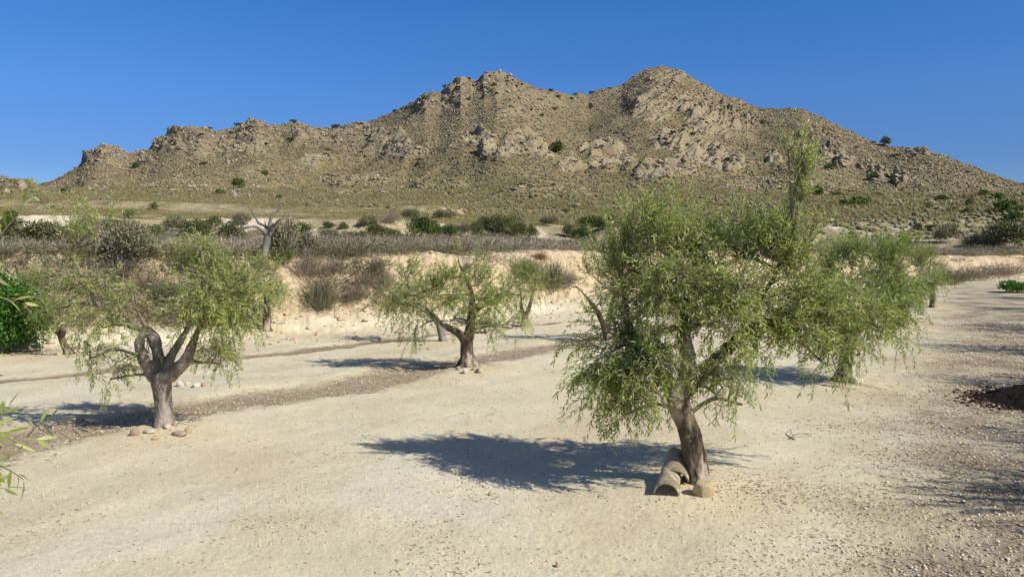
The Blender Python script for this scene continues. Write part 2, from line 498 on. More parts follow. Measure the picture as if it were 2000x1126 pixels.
M_LEAF_L = mat_leaf("olive_leaf_light", (0.15, 0.205, 0.025), (0.38, 0.42, 0.23), (0.40, 0.43, 0.16), 0.34)
M_LEAF_B = mat_leaf("olive_leaf_grey", (0.085, 0.145, 0.02), (0.28, 0.34, 0.15), (0.31, 0.37, 0.09), 0.32)
M_CAROB = mat_leaf("bright_leaf", (0.04, 0.12, 0.015), (0.09, 0.18, 0.04), (0.10, 0.24, 0.03), 0.2, 0.35)
M_PINE = mat_leaf("pine_leaf", (0.05, 0.09, 0.016), (0.05, 0.085, 0.016), (0.12, 0.175, 0.03), 0.15, 0.7)
M_BUSHD = mat_leaf("dark_bush_leaf", (0.075, 0.09, 0.028), (0.10, 0.11, 0.045), (0.15, 0.165, 0.055), 0.15, 0.7)
M_BUSHP = mat_leaf("pale_bush_leaf", (0.17, 0.19, 0.065), (0.19, 0.20, 0.08), (0.26, 0.27, 0.09), 0.15, 0.8)
M_BUSHG = mat_leaf("grey_bush_leaf", (0.16, 0.155, 0.095), (0.18, 0.17, 0.11), (0.27, 0.25, 0.16), 0.1, 0.85)
M_DRY = mat_leaf("dry_stem", (0.24, 0.20, 0.16), (0.28, 0.235, 0.19), (0.42, 0.355, 0.29), 0.1, 0.9)
M_RUST = mat_leaf("rusty_stem", (0.25, 0.14, 0.06), (0.25, 0.15, 0.07), (0.36, 0.22, 0.10), 0.1, 0.9)
M_SCRUB = mat_leaf("hill_scrub_leaf", (0.135, 0.122, 0.062), (0.135, 0.122, 0.062), (0.27, 0.243, 0.143), 0.0, 0.95)
M_BARK = mat_plain("olive_bark", (0.05, 0.038, 0.028), (0.185, 0.145, 0.11), 8, 0.9, 1.0, 0.02, (1, 1, 0.4), (0.30, 0.25, 0.20), (0.42, 0.355, 0.285))
M_BARK_L = mat_plain("smooth_bark", (0.12, 0.10, 0.085), (0.34, 0.295, 0.26), 6, 0.85, 0.9, 0.018, (1, 1, 0.3), (0.40, 0.355, 0.315))
M_TWIG = mat_plain("twig_bark", (0.16, 0.14, 0.10), (0.26, 0.23, 0.17), 6, 0.8, 0.1, 0.005)
M_DEAD = mat_plain("bleached_wood", (0.13, 0.12, 0.11), (0.28, 0.26, 0.245), 5, 0.9, 0.6, 0.02, (1, 1, 0.25))
M_CUT = mat_plain("cut_wood", (0.6, 0.5, 0.34), (0.72, 0.63, 0.47), 12)
M_STONE = mat_plain("tan_stone", (0.46, 0.36, 0.22), (0.66, 0.54, 0.35), 9, 0.9, 0.8, 0.02)
M_STONEP = mat_plain("pink_stone", (0.38, 0.26, 0.2), (0.52, 0.39, 0.31), 9, 0.9, 0.7, 0.02)
M_STONEW = mat_plain("white_stone", (0.55, 0.49, 0.40), (0.72, 0.67, 0.58), 9, 0.9, 0.7, 0.02)
M_PEBBLE = mat_plain("pebble", (0.42, 0.34, 0.23), (0.62, 0.53, 0.38), 20, 0.9, 0.2, 0.005)
M_TILE = mat_plain("fired_clay", (0.33, 0.27, 0.18), (0.52, 0.44, 0.31), 14, 0.9, 0.8, 0.01, None, None, (0.24, 0.20, 0.14))
M_LITTER = mat_plain("dead_leaf", (0.12, 0.08, 0.05), (0.27, 0.19, 0.12), 20, 0.85, 0.1, 0.002)
M_PILE = mat_plain("dark_mulch", (0.006, 0.005, 0.004), (0.022, 0.015, 0.011), 22, 0.95, 1.0, 0.03)

# ------------------------------------------------------------------ tree positions (needed for the little mounds at the trunks)
def flat_px(px, py):
    dx, dy, dz = ray(px, py); k = -HC / dz
    return float(dx * k), float(dy * k)
TP = {k: flat_px(*v) for k, v in dict(main=(1362, 952), left=(322, 842), mid=(914, 722), back_c=(1025, 637), back_l=(520, 656),
      back_ll=(137, 698), hid=(1192, 668), hid2=(866, 668), r2=(1645, 748), r3=(1762, 640), r4=(1822, 602)).items()}
for k, (x, y) in TP.items():
    MOUNDS.append((x, y, 0.07 if k in ('main', 'left', 'mid', 'r2') else 0.05, 0.45))

# ------------------------------------------------------------------ terrain meshes
AZD = np.linspace(-0.70, 0.70, 1180)
AZC = np.linspace(0.70, 2 * math.pi - 0.70, 150)[1:-1]
AZS = np.concatenate([AZD, AZC])
def polar(name, RR, centre):
    NA = len(AZS); A, R = np.meshgrid(AZS, RR)
    X = (np.sin(A) * R).ravel(); Y = (np.cos(A) * R).ravel()
    Z, p = H(X, Y, parts=True)
    V = np.stack([X, Y, Z], -1)
    i = np.arange(len(RR) - 1)[:, None] * NA; j = np.arange(NA)[None, :]; j2 = (j + 1) % NA
    Q = np.stack([i + j, i + j2, i + NA + j2, i + NA + j], -1).reshape(-1, 4)
    T = None
    if centre:
        V = np.vstack([V, [0, 0, h1(0.01, 0.01)]])
        jj = np.arange(NA); T = np.stack([np.full(NA, len(V) - 1), (jj + 1) % NA, jj], -1)
    # fix winding so normals point up
    Q = Q[:, ::-1]
    return V, Q, T, p, X, Y, Z
def lerp3(c, tgt, k): return c * (1 - k[:, None]) + np.array(tgt)[None, :] * k[:, None]

def near_colour(X, Y, p):
    c = np.tile(np.array([[0.615, 0.56, 0.39]]), (len(X), 1))
    n1 = fbm(X * 0.5, Y * 0.5, 4, 201)
    c = lerp3(c, (0.67, 0.62, 0.475), sstep(-0.1, 0.35, n1) * 0.7)
    c = lerp3(c, (0.56, 0.455, 0.295), sstep(0.05, 0.4, fbm(X * 0.3 + 4, Y * 0.3, 3, 205)) * 0.55)
    al = X * 0.6 + Y * 0.8; ac = X * 0.8 - Y * 0.6
    tr = fbm(ac * 1.6 + .25 * np.sin(al * .3), al * 0.12, 3, 206)
    c = lerp3(c, (0.52, 0.455, 0.32), sstep(0.08, 0.35, tr) * 0.35)
    c = lerp3(c, (0.25, 0.19, 0.135), p['s1'] * 0.85)
    c = lerp3(c, (0.27, 0.205, 0.145), p['s2'] * 0.75)
    pn = sstep(-0.25, 0.3, fbm(X * 1.2, Y * 1.2, 4, 207))
    c = lerp3(c, (0.235, 0.19, 0.14), p['s3'] * (0.48 + 0.44 * pn))
    for (bx, by, hh, ww) in MOUNDS:
        q = np.exp(-((X - bx) ** 2 + (Y - by) ** 2) / (2 * (ww * 1.1) ** 2))
        c = lerp3(c, (0.62, 0.50, 0.32), q * 0.6)
    # cut bank
    bk = sstep(-0.7, 0.4, p['dn'])
    c = lerp3(c, (0.53, 0.42, 0.28), bk * 0.9)
    st = sstep(0.0, 0.35, fbm(X * 1.2, Y * 1.2, 4, 211))
    c = lerp3(c, (0.40, 0.29, 0.19), bk * st * 0.6 * (1 - sstep(2.5, 4, p['d'])))
    top = sstep(2.2, 3.2, p['dn'])
    c = lerp3(c, (0.40, 0.33, 0.245), top * 0.9)
    gp = sstep(0.0, 0.3, fbm(X * 0.05, Y * 0.05, 4, 215))
    far = sstep(24, 40, p['d'])
    c = lerp3(c, (0.36, 0.31, 0.18), far * 0.8)
    wh = sstep(34.5, 36.5, p['dd']) * (1 - sstep(47, 50, p['dd']))
    c = lerp3(c, (0.62, 0.55, 0.43), wh * sstep(0.0, 0.12, fbm(X * 0.11 + 3, Y * 0.13, 4, 217)) * .85)
    wh = sstep(80.5, 82, p['dd']) * (1 - sstep(86, 88, p['dd']))
    c = lerp3(c, (0.62, 0.48, 0.35), wh * sstep(0.12, 0.26, fbm(X * 0.05 + 8, Y * 0.04, 4, 219)) * .85)
    return c

def hill_colour(X, Y, Z, p):
    c = near_colour(X, Y, p)
    t = p['t']
    n1 = fbm(X * 0.035, Y * 0.022, 5, 231)
    n2 = fbm(X * 0.30, Y * 0.18, 4, 233)
    g = np.tile(np.array([[0.25, 0.215, 0.10]]), (len(X), 1))
    g = lerp3(g, (0.29, 0.245, 0.125), sstep(-0.2, 0.3, n1) * 0.8)
    g = lerp3(g, (0.34, 0.275, 0.18), sstep(0.0, 0.35, n1 * 0.5 + n2 * 0.8) * 0.8 * sstep(0.05, 0.35, t))
    g = lerp3(g, (0.245, 0.20, 0.13), sstep(0.25, 0.8, t) * 0.8)
    rk = p['rock']
    rc = np.tile(np.array([[0.28, 0.235, 0.15]]), (len(X), 1))
    rc = lerp3(rc, (0.37, 0.32, 0.21), (1 - sstep(0.62, 0.8, t)) * sstep(0.1, .25, t))
    n3 = fbm(X * 0.12, Y * 0.12, 4, 241)
    rc = lerp3(rc, (0.225, 0.195, 0.135), sstep(-0.05, 0.3, n3) * (0.35 + 0.65 * sstep(0.6, 0.8, t)))
    rc = lerp3(rc, (0.37, 0.28, 0.165), sstep(0.3, 0.42, fbm(X * 0.06 + 7, Y * 0.06, 3, 243)) * 0.8)
    g = lerp3(g, (0, 0, 0), np.zeros(len(X)))
    kk = sstep(0.15, 0.65, rk) * 0.85
    g = g * (1 - kk[:, None]) + rc * kk[:, None]
    f1, f2, cc = worley(X / 3.4, Y / 5.5 + 0.3 * X / 5, 102)
    g = g * (1 - (0.30 * kk * (1 - sstep(0.0, 0.12, f2 - f1)))[:, None])
    g = g * np.array([[0.93, 0.92, 0.95]])
    k = sstep(R0 - 25, R0 + 15, p['r'])
    return c * (1 - k[:, None]) + g * k[:, None]

RN = np.concatenate([np.linspace(0.15, 1.5, 12)[:-1], np.exp(np.linspace(math.log(1.5), math.log(75), 860))])
V, Q, T, p, X, Y, Z = polar("ground", RN, True)
c = near_colour(X, Y, p); c = np.vstack([c, c[:1]])
me = make_mesh("ground", V, Q, T, None, True, [M_GROUND], cols={"zone": c})
tag(link("ground", me), "dry pale sandy orchard floor", kind="structure")
RH = np.concatenate([np.exp(np.linspace(math.log(75), math.log(140), 130)), np.linspace(140, 560, 520)[1:], np.geomspace(562, 4500, 60)])
V, Q, T, p, X, Y, Z = polar("hill", RH, False)
c = hill_colour(X, Y, Z, p)
me = make_mesh("hill", V, Q, None, None, True, [M_HILL], cols={"zone": c})
tag(link("hill", me), "rocky two-peaked hill behind the orchard", kind="structure")

# ------------------------------------------------------------------ foliage
def unit(v): return v / (np.linalg.norm(v, axis=-1, keepdims=True) + 1e-9)

def leaves(geo, P, Dr, L, W, rng, tint, mat=0, curl=0.12, simple=False):
    """leaf blades from base points P along Dr"""
    n = len(P)
    if n == 0: return
    up = unit(rng.normal(size=(n, 3)) * 0.55 + np.array([0.25, -0.15, 0.9]))
    S = unit(np.cross(Dr, up)); Nn = unit(np.cross(S, Dr))
    L = L[:, None]; W = W[:, None]
    b = P; tip = P + Dr * L - Nn * L * curl
    if simple:
        m = P + Dr * L * 0.5
        V = np.stack([b, m - S * W * .5, tip, m + S * W * .5], 1).reshape(-1, 3)
        i = np.arange(n)[:, None] * 4
        geo.add(V, Q=i + np.array([0, 3, 2, 1]), tint=np.repeat(tint, 4), mat=mat)
    else:
        m1 = P + Dr * L * 0.35 + Nn * L * 0.02; m2 = P + Dr * L * 0.72 - Nn * L * curl * 0.4
        V = np.stack([b, m1 - S * W * .5, m1 + S * W * .5, m2 - S * W * .38, m2 + S * W * .38, tip], 1).reshape(-1, 3)
        i = np.arange(n)[:, None] * 6
        geo.add(V, Q=i + np.array([1, 2, 4, 3]), T=np.concatenate([i + np.array([0, 2, 1]), i + np.array([3, 4, 5])]), tint=np.repeat(tint, 6), mat=mat)

def shoots(geo, P0, D0, length, rng, grav, node=0.024, leafL=0.055, leafW=0.012, stem_r=0.003, base_t=0.0, simple=False, lift=0.0, wob=0.10):
    """slender shoots with paired leaves; all shoots at once"""
    n = len(P0)
    if n == 0: return
    steps = max(4, int(np.median(length) / node))
    st = length / steps
    p = P0.copy(); d = unit(D0.copy())
    side = unit(np.cross(d, unit(rng.normal(size=(n, 3)))))
    pts = [p.copy()]
    g = np.asarray(grav).reshape(-1, 1)
    tint_s = np.clip(rng.normal(0.33 + base_t, 0.27, n), 0, 1)
    for k in range(steps):
        p = p + d * st[:, None]
        d = unit(d + np.array([0, 0, -1.0]) * g * (0.5 + k / steps) / steps * 3 + rng.normal(size=(n, 3)) * wob)
        pts.append(p.copy())
        if k < 1: continue
        side = unit(side - d * (side * d).sum(1, keepdims=True))
        side = np.cross(d, side)
        for s in (-1, 1):
            keep = rng.random(n) < 0.90
            frac = k / steps
            ll = leafL * (0.75 + 0.5 * rng.random(n)) * (1.0 if frac < .8 else 1.0 - (frac - .8) * 1.8)
            ld = unit(d * (0.75 + .35 * frac) + side * s * 0.75 + rng.normal(size=(n, 3)) * 0.22 + np.array([0, 0, lift]))
            tt = np.clip(tint_s + rng.normal(0, 0.15, n) + 0.25 * frac, 0, 1)
            leaves(geo, p[keep], ld[keep], ll[keep], leafW * (0.8 + 0.4 * rng.random(keep.sum())), rng, tt[keep], 0, 0.12, simple)
    # stems: 3-sided prisms
    PT = np.stack(pts, 1)[:, ::2]
    m = PT.shape[1]
    Tn = unit(np.gradient(PT, axis=1)); A = unit(np.cross(Tn, np.array([0.3, 0.9, 0.2]))); B = np.cross(Tn, A)
    R = stem_r * np.linspace(1, 0.35, m)[None, :, None]
    V = np.stack([PT + R * (math.cos(th) * A + math.sin(th) * B) for th in (0, 2.094, 4.189)], 2).reshape(-1, 3)
    i = (np.arange(n)[:, None] * m + np.arange(m - 1)[None, :]).ravel()[:, None] * 3
    Q = np.concatenate([i + np.array([a, (a + 1) % 3, 3 + (a + 1) % 3, 3 + a]) for a in range(3)])
    geo.add(V, Q=Q, tint=0.1, mat=1)

def bake_trunk(name, paths, mat, vox, disp, seed, extra=None):
    g = Geo()
    for P in paths:
        S = spline(P, max(8, 5 * len(P)))
        Vt, Qt, Tt = tube(S[:, :3], S[:, 3], 14)
        g.add(Vt, Qt, Tt)
    me = g.mesh(name, [mat])
    o = bpy.data.objects.new("tmp", me); COL.objects.link(o)
    md = o.modifiers.new("r", 'REMESH'); md.mode = 'VOXEL'; md.voxel_size = vox; md.use_smooth_shade = True
    ms = o.modifiers.new("s", 'SMOOTH'); ms.iterations = 4; ms.factor = 0.5
    dg = bpy.context.evaluated_depsgraph_get(); ev = o.evaluated_get(dg)
    m2 = bpy.data.meshes.new_from_object(ev)
    bpy.data.objects.remove(o); bpy.data.meshes.remove(me)
    m2.name = name
    n = len(m2.vertices); co = np.zeros(n * 3, np.float32); m2.vertices.foreach_get("co", co); co = co.reshape(-1, 3).astype(float)
    no = np.zeros(n * 3, np.float32); m2.vertices.foreach_get("normal", no); no = no.reshape(-1, 3)
    ang = co[:, 0] * 9 + co[:, 1] * 9
    q = ridged(ang + seed, co[:, 2] * 2.2, 3, seed) - 0.5 + 0.7 * fbm(co[:, 0] * 14 + co[:, 2] * 9, co[:, 1] * 14 - co[:, 2] * 7, 3, seed + 5)
    co = co + no * (q * disp)[:, None]
    m2.vertices.foreach_set("co", co.astype(np.float32).ravel())
    m2.polygons.foreach_set("use_smooth", np.ones(len(m2.polygons), bool))
    if not m2.materials: m2.materials.append(mat)
    else: m2.materials[0] = mat
    m2.update()
    return m2

def olive(label, key, px_paths, lobes, mat_leaf_, mat_bark, seed, group="olive trees of the orchard", dens=1.0, vox=0.014, simple=False,
          disp=0.012, leafk=1.0, name="olive_tree"):
    """px_paths: limbs as (px, py, depth offset, radius m); lobes: (px, py, rx, ry, depth offset, style, n, length)"""
    rng = np.random.default_rng(seed)
    bx, by = TP[key]; bz = h1(bx, by)
    base = np.array([bx, by, bz])
    root = empty(name, (bx, by, bz), label, "olive tree", group)
    paths = []
    for P in px_paths:
        paths.append(np.array([[*(at(a, b, by + c) - base), r] for a, b, c, r in P]))
    paths[0][0, 2] = -0.12
    foot = paths[0][0, :3]; r0 = paths[0][0, 3]
    for k in range(5):                                  # root flare
        th = k * 1.256 + rng.random()
        e = foot + np.array([math.cos(th) * r0 * 1.55, math.sin(th) * r0 * 1.55, 0.02])
        s = foot + np.array([0, 0, 0.32 * r0 / 0.14])
        paths.append(np.array([[*s, r0 * .55], [*((s + e) / 2 + np.array([0, 0, .0])), r0 * .42], [*e, r0 * .22]]))
    tm = bake_trunk("trunk", paths, mat_bark, vox, disp, seed)
    link("trunk", tm, root)
    g = Geo()
    allp = np.concatenate([spline(P, 24)[:, :3] for P in paths[:len(px_paths)]])
    for (lx, ly, rx, ry, dy, style, n, ln) in lobes:
        dep = by + dy; c = at(lx, ly, dep) - base; k = dep / F
        rad = np.array([rx * k, (rx + ry) * 0.5 * k * 0.95, ry * k])
        # scaffold branch from the nearest limb
        dd = np.linalg.norm((allp - c) * np.array([1, 1, 1.3]), axis=1) + 0.6 * np.clip(allp[:, 2] - c[2], 0, 9)
        s = allp[np.argmin(dd)]
        midp = (s + c) / 2 + np.array([0, 0, 0.12 * np.linalg.norm(c - s)]) + rng.normal(size=3) * 0.03
        B = spline(np.array([s, midp, c]), 9)
        Vt, Qt, Tt = tube(B, np.linspace(0.022, 0.010, 9), 6); g.add(Vt, Qt, Tt, 0.0, 1)
        nsub = max(4, int(n / 11)); src = [c[None, :]]
        for q in range(nsub):
            v = unit(rng.normal(size=3)); e = c + v * rad * (0.35 + 0.5 * rng.random())
            s2 = B[rng.integers(4, 9)]
            m2 = (s2 + e) / 2 + np.array([0, 0, 0.05 + (0.10 if style < 0 else 0.0)])
            SB = spline(np.array([s2, m2, e]), 7)
            Vt, Qt, Tt = tube(SB, np.linspace(0.008, 0.003, 7), 4); g.add(Vt, Qt, Tt, 0.0, 1)
            src.append(SB[2:])
        src = np.concatenate(src)
        nn = int(n * dens * 1.22)
        P0 = src[rng.integers(0, len(src), nn)] + rng.normal(size=(nn, 3)) * rad * 0.16
        outw = unit((P0 - c) / rad + rng.normal(size=(nn, 3)) * 0.35)
        upv = {1: 1.5, 0: 0.15, -1: -0.1, 2: 2.6}[style]
        D0 = outw * np.array([1, 1, 0.8]) + np.array([0, 0, upv])
        gr = {1: 0.0, 0: 0.28, -1: 0.75, 2: 0.0}[style] + rng.random(nn) * 0.15
        L_ = ln * (0.5 + 0.75 * rng.random(nn) + 0.35 * (rng.random(nn) < .12))
        shoots(g, P0, D0, L_, rng, gr, node=0.024 * (1 if not simple else 1.5), leafL=0.059 * leafk * (1 if not simple else 1.15),
               leafW=0.0108 * leafk * (1 if not simple else 1.5), simple=simple, base_t=0.12 if style > 0 else 0.0,
               wob=0.10 if style < 2 else 0.04)
    link("crown", g.mesh("crown", [mat_leaf_, M_TWIG]), root)
    return root

# the big olive in front right
olive("large near olive with leaning trunk, roof tiles and a stone at its foot", 'main',
      [[(1362, 965, 0, .118), (1358, 900, 0, .104), (1345, 840, 0, .094), (1325, 785, 0, .098), (1322, 745, 0, .10)],
       [(1326, 790, 0, .085), (1345, 720, -.05, .072), (1336, 660, -.05, .062), (1338, 610, 0, .048), (1325, 540, .05, .03), (1320, 460, .1, .014)],
       [(1320, 770, 0, .08), (1285, 720, .05, .055), (1255, 690, .1, .042), (1230, 640, .15, .032), (1215, 560, .2, .022)],
       [(1330, 770, 0, .08), (1385, 715, .1, .062), (1435, 670, .2, .05), (1500, 630, .3, .038), (1570, 600, .4, .024), (1640, 590, .5, .014)],
       [(1400, 705, .12, .035), (1450, 640, .1, .026), (1500, 560, .1, .018), (1550, 470, -.1, .010)]],
      [(1190, 690, 72, 75, .1, -1, 120, .42), (1255, 740, 75, 60, -.25, -1, 115, .36), (1180, 770, 58, 42, 0, -1, 85, .34), (1220, 810, 65, 32, -.1, -1, 60, .28),
       (1215, 545, 60, 65, .2, 1, 70, .38), (1255, 475, 55, 55, .1, 1, 55, .36), (1340, 500, 75, 60, .15, 1, 105, .36),
       (1290, 590, 80, 60, -.2, 0, 85, .34), (1360, 590, 80, 60, .5, 0, 70, .36), (1450, 570, 70, 45, -.35, 0, 70, .34), (1330, 540, 70, 40, -.35, 0, 60, .32), (1400, 640, 70, 50, -.2, 0, 60, .34),
       (1430, 500, 60, 65, .3, 1, 70, .36), (1400, 535, 75, 32, .2, 0, 55, .32), (1540, 545, 60, 28, .3, 0, 36, .32), (1250, 545, 50, 28, .4, 0, 26, .32), (1490, 500, 55, 65, -.15, 1, 75, .36), (1480, 600, 70, 55, -.1, 0, 75, .34),
       (1560, 500, 45, 65, -.1, 1, 60, .36), (1565, 405, 32, 50, -.1, 1, 24, .30), (1562, 335, 20, 50, -.1, 2, 22, .30),
       (1568, 285, 10, 20, -.1, 2, 6, .2), (1540, 290, 14, 26, -.1, 2, 5, .24),
       (1570, 590, 65, 55, .2, 0, 105, .36), (1540, 640, 60, 45, 0, 0, 70, .36), (1620, 650, 50, 50, .2, -1, 85, .38), (1615, 715, 34, 38, .1, -1, 46, .32),
       (1430, 740, 45, 40, -.35, -1, 30, .34), (1400, 770, 25, 40, .1, -1, 12, .30), (1450, 790, 40, 35, -.1, -1, 14, .30), (1480, 690, 50, 35, .1, -1, 44, .34),
       (1670, 600, 50, 40, .3, 0, 42, .36), (1715, 640, 35, 25, .3, 0, 26, .34), (1250, 600, 60, 50, .5, 0, 60, .36)],
      M_LEAF, M_BARK, 101, dens=1.02, vox=0.011, disp=0.022)

olive("olive with pale thick forked trunk ringed by stones in the left foreground", 'left',
      [[(322, 855, 0, .12), (320, 800, 0, .108), (315, 755, 0, .11), (312, 725, 0, .12)],
       [(305, 735, 0, .10), (280, 700, -.05, .065), (271, 670, -.05, .05), (285, 640, 0, .04)],
       [(313, 735, 0, .08), (308, 690, .1, .062), (296, 655, .1, .07), (262, 635, .1, .05), (215, 622, .1, .034), (170, 560, .1, .022), (140, 490, .1, .012)],
       [(318, 730, 0, .085), (335, 695, .1, .055), (355, 660, .1, .042), (385, 600, .1, .026), (400, 530, .1, .02)],
       [(330, 735, 0, .09), (362, 705, -.1, .07), (376, 670, -.1, .045), (400, 620, -.1, .03), (450, 570, -.1, .025)]],
      [(130, 470, 22, 45, .1, 2, 12, .36), (205, 440, 16, 30, .1, 2, 6, .3), (195, 470, 28, 45, .1, 1, 20, .36), (165, 560, 50, 40, .1, 0, 36, .34), (215, 560, 45, 40, .3, 0, 26, .30),
       (200, 640, 50, 40, -.1, -1, 42, .34), (175, 700, 28, 40, .0, -1, 24, .34), (215, 740, 26, 30, -.1, -1, 22, .30), 
       (125, 600, 30, 35, .1, 0, 10, .28), (265, 600, 45, 30, -.2, -1, 18, .3), (345, 590, 45, 40, .2, 0, 26, .30),
       (345, 530, 35, 28, .1, 1, 28, .28), (400, 535, 50, 38, .1, 1, 70, .32), (455, 550, 42, 34, .2, 1, 45, .30), (420, 580, 60, 45, -.2, 0, 90, .32),
       (480, 570, 45, 40, .1, 0, 55, .34), (410, 640, 50, 45, -.2, -1, 75, .34), (450, 640, 35, 45, 0, -1, 55, .34), (385, 610, 45, 40, -.35, 0, 55, .30), (430, 710, 32, 34, -.2, -1, 40, .30),
       (290, 690, 20, 25, -.2, -1, 8, .26), (395, 490, 30, 20, .1, 1, 12, .26)],
      M_LEAF_L, M_BARK_L, 202, dens=1.0, vox=0.013, disp=0.015)

olive("olive with a sawn-off left limb and three stones at its foot, centre of the orchard", 'mid',
      [[(914, 735, 0, .15), (913, 710, 0, .14), (912, 695, 0, .115), (912, 665, 0, .11), (914, 650, 0, .105)],
       [(912, 670, 0, .09), (895, 650, -.1, .065), (872, 638, -.1, .055), (862, 628, -.1, .05)],
       [(862, 630, -.1, .03), (835, 605, -.1, .026), (800, 580, 0, .016)],
       [(916, 660, 0, .09), (919, 630, .1, .08), (922, 600, .1, .07), (920, 570, .1, .045), (905, 530, .1, .02)],
       [(922, 610, .1, .05), (955, 590, .2, .03), (985, 570, .2, .016)]],
      [(815, 575, 45, 38, 0, 0, 60, .4), (790, 610, 35, 35, .1, -1, 45, .4), (820, 640, 40, 28, -.2, -1, 45, .36), (790, 535, 28, 22, .1, 1, 26, .36),
       (850, 565, 40, 35, .2, 1, 50, .34), (885, 580, 40, 35, -.3, 0, 60, .34), (880, 625, 24, 22, .4, 0, 20, .3), (880, 545, 40, 22, .1, 1, 40, .32), (930, 558, 48, 30, .1, 1, 65, .34), (935, 600, 50, 35, -.2, 0, 65, .36),
       (975, 610, 42, 35, .1, -1, 50, .38), (985, 570, 45, 35, .2, 0, 50, .38), (950, 650, 35, 22, -.2, -1, 26, .32), (1000, 640, 28, 24, .1, -1, 20, .34),
       (930, 510, 12, 14, .1, 2, 4, .3), (895, 500, 12, 14, .1, 2, 4, .3)],
      M_LEAF, M_BARK, 303, dens=1.0, vox=0.018, disp=0.012)

olive("olive with leaning trunk and dense crown behind the near olive, pale block at its foot", 'r2',
      [[(1645, 760, 0, .13), (1650, 720, 0, .11), (1655, 680, 0, .10), (1662, 655, 0, .09)],
       [(1660, 665, 0, .07), (1630, 610, .1, .05), (1610, 560, .1, .03), (1600, 500, .1, .015)],
       [(1662, 665, 0, .075), (1700, 610, .1, .05), (1735, 570, .2, .03), (1760, 520, .2, .015)]],
      [(1620, 540, 45, 45, .1, 1, 75, .4), (1680, 510, 50, 40, .1, 1, 90, .4), (1650, 555, 60, 28, .2, 0, 60, .36), (1740, 552, 50, 28, .1, 0, 55, .36), (1735, 520, 45, 40, .3, 1, 80, .4), (1690, 580, 60, 45, -.3, 0, 100, .4),
       (1745, 590, 45, 40, -.1, 0, 70, .4), (1640, 610, 45, 40, 0, 0, 60, .4), (1700, 640, 45, 30, -.4, -1, 50, .36), (1745, 640, 28, 22, -.3, -1, 24, .34),
       (1785, 560, 30, 35, .4, 0, 40, .4), (1700, 560, 60, 45, .4, 0, 90, .4), (1770, 620, 30, 28, -.2, -1, 40, .36), (1745, 650, 40, 24, -.4, -1, 50, .4), (1680, 690, 35, 22, -.4, -1, 36, .34), (1650, 670, 35, 30, .3, -1, 35, .36), (1600, 620, 40, 40, .5, 0, 40, .36)],
      M_LEAF_B, M_BARK, 404, vox=0.018, disp=0.012)
R3 = olive("mid-sized olive third along the right-hand row, broken dark stub in its crown", 'r3',
      [[(1762, 648, 0, .12), (1762, 620, 0, .10), (1760, 600, 0, .09), (1755, 570, 0, .07), (1750, 530, 0, .03)],
       [(1761, 605, 0, .07), (1780, 580, .1, .045), (1800, 540, .1, .02)]],
      [(1745, 540, 40, 35, 0, 0, 75, .5), (1780, 510, 38, 28, .2, 1, 70, .5), (1800, 550, 32, 30, .1, 0, 60, .5), (1765, 575, 38, 22, -.3, 0, 55, .45),
       (1735, 500, 30, 22, .3, 1, 45, .45), (1795, 580, 24, 18, 0, -1, 50, .45), (1750, 595, 26, 14, -.2, -1, 40, .4), (1830, 560, 18, 20, .2, 0, 34, .4), (1775, 475, 30, 14, .2, 1, 34, .4)],
      M_LEAF_B, M_BARK, 505, vox=0.024, simple=True)
olive("farthest olive of the right-hand row, a pale cut end showing at its right", 'r4',
      [[(1822, 610, 0, .12), (1822, 585, 0, .10), (1820, 560, 0, .08), (1815, 530, 0, .03)]],
      [(1810, 525, 28, 25, 0, 1, 70, .5), (1828, 545, 20, 22, .2, 0, 55, .5), (1800, 555, 22, 18, -.3, 0, 45, .5), (1820, 500, 20, 14, 0, 1, 30, .4)],
      M_LEAF_B, M_BARK, 606, vox=0.03, simple=True)
olive("small olive with two thin stems in a V close under the sandy bank", 'back_c',
      [[(1025, 642, 0, .11), (1025, 625, 0, .10), (1025, 615, 0, .09)],
       [(1025, 620, 0, .07), (1018, 600, .1, .05), (1018, 580, .1, .03), (1015, 560, .1, .015)],
       [(1026, 620, 0, .07), (1035, 595, -.1, .055), (1040, 572, -.1, .045)]],
      [(1015, 555, 32, 24, .1, 0, 60, .5), (1045, 545, 28, 22, -.1, 0, 55, .45), (1020, 535, 28, 14, .1, 1, 35, .4), (1055, 565, 14, 14, 0, -1, 16, .35),
       (995, 575, 18, 16, .2, 0, 18, .4)],
      M_LEAF_B, M_BARK, 707, vox=0.022, simple=True)
olive("olive with a straight trunk on white stones, showing right of the left foreground olive", 'back_l',
      [[(520, 662, 0, .12), (520, 640, 0, .105), (522, 615, 0, .10), (520, 580, 0, .06), (515, 540, 0, .02)],
       [(500, 655, .3, .05), (490, 630, .2, .06), (500, 600, .2, .05)]],
      [(515, 560, 42, 35, 0, 0, 75, .45), (545, 575, 30, 28, .1, 0, 55, .42), (490, 590, 35, 28, 0, 0, 50, .4), (535, 540, 30, 22, .1, 1, 40, .4),
       (500, 530, 28, 20, 0, 1, 30, .4)],
      M_LEAF, M_BARK, 808, vox=0.022, simple=True)
LL = olive("small greyish olive with a leaning trunk and pale sawn stub at far left", 'back_ll',
      [[(137, 704, 0, .09), (133, 690, 0, .075), (125, 672, 0, .065), (118, 655, 0, .06), (95, 610, .1, .03), (80, 580, .1, .015)],
       [(120, 660, 0, .055), (124, 645, -.1, .05), (123, 632, -.1, .045)]],
      [(85, 580, 38, 30, .1, 0, 65, .36), (60, 610, 28, 24, 0, 0, 34, .34), (110, 620, 30, 24, .2, 0, 40, .34), (75, 555, 28, 18, .1, 1, 30, .32), (105, 650, 22, 16, .1, -1, 16, .28)],
      M_LEAF_B, M_BARK, 909, vox=0.018, simple=True)
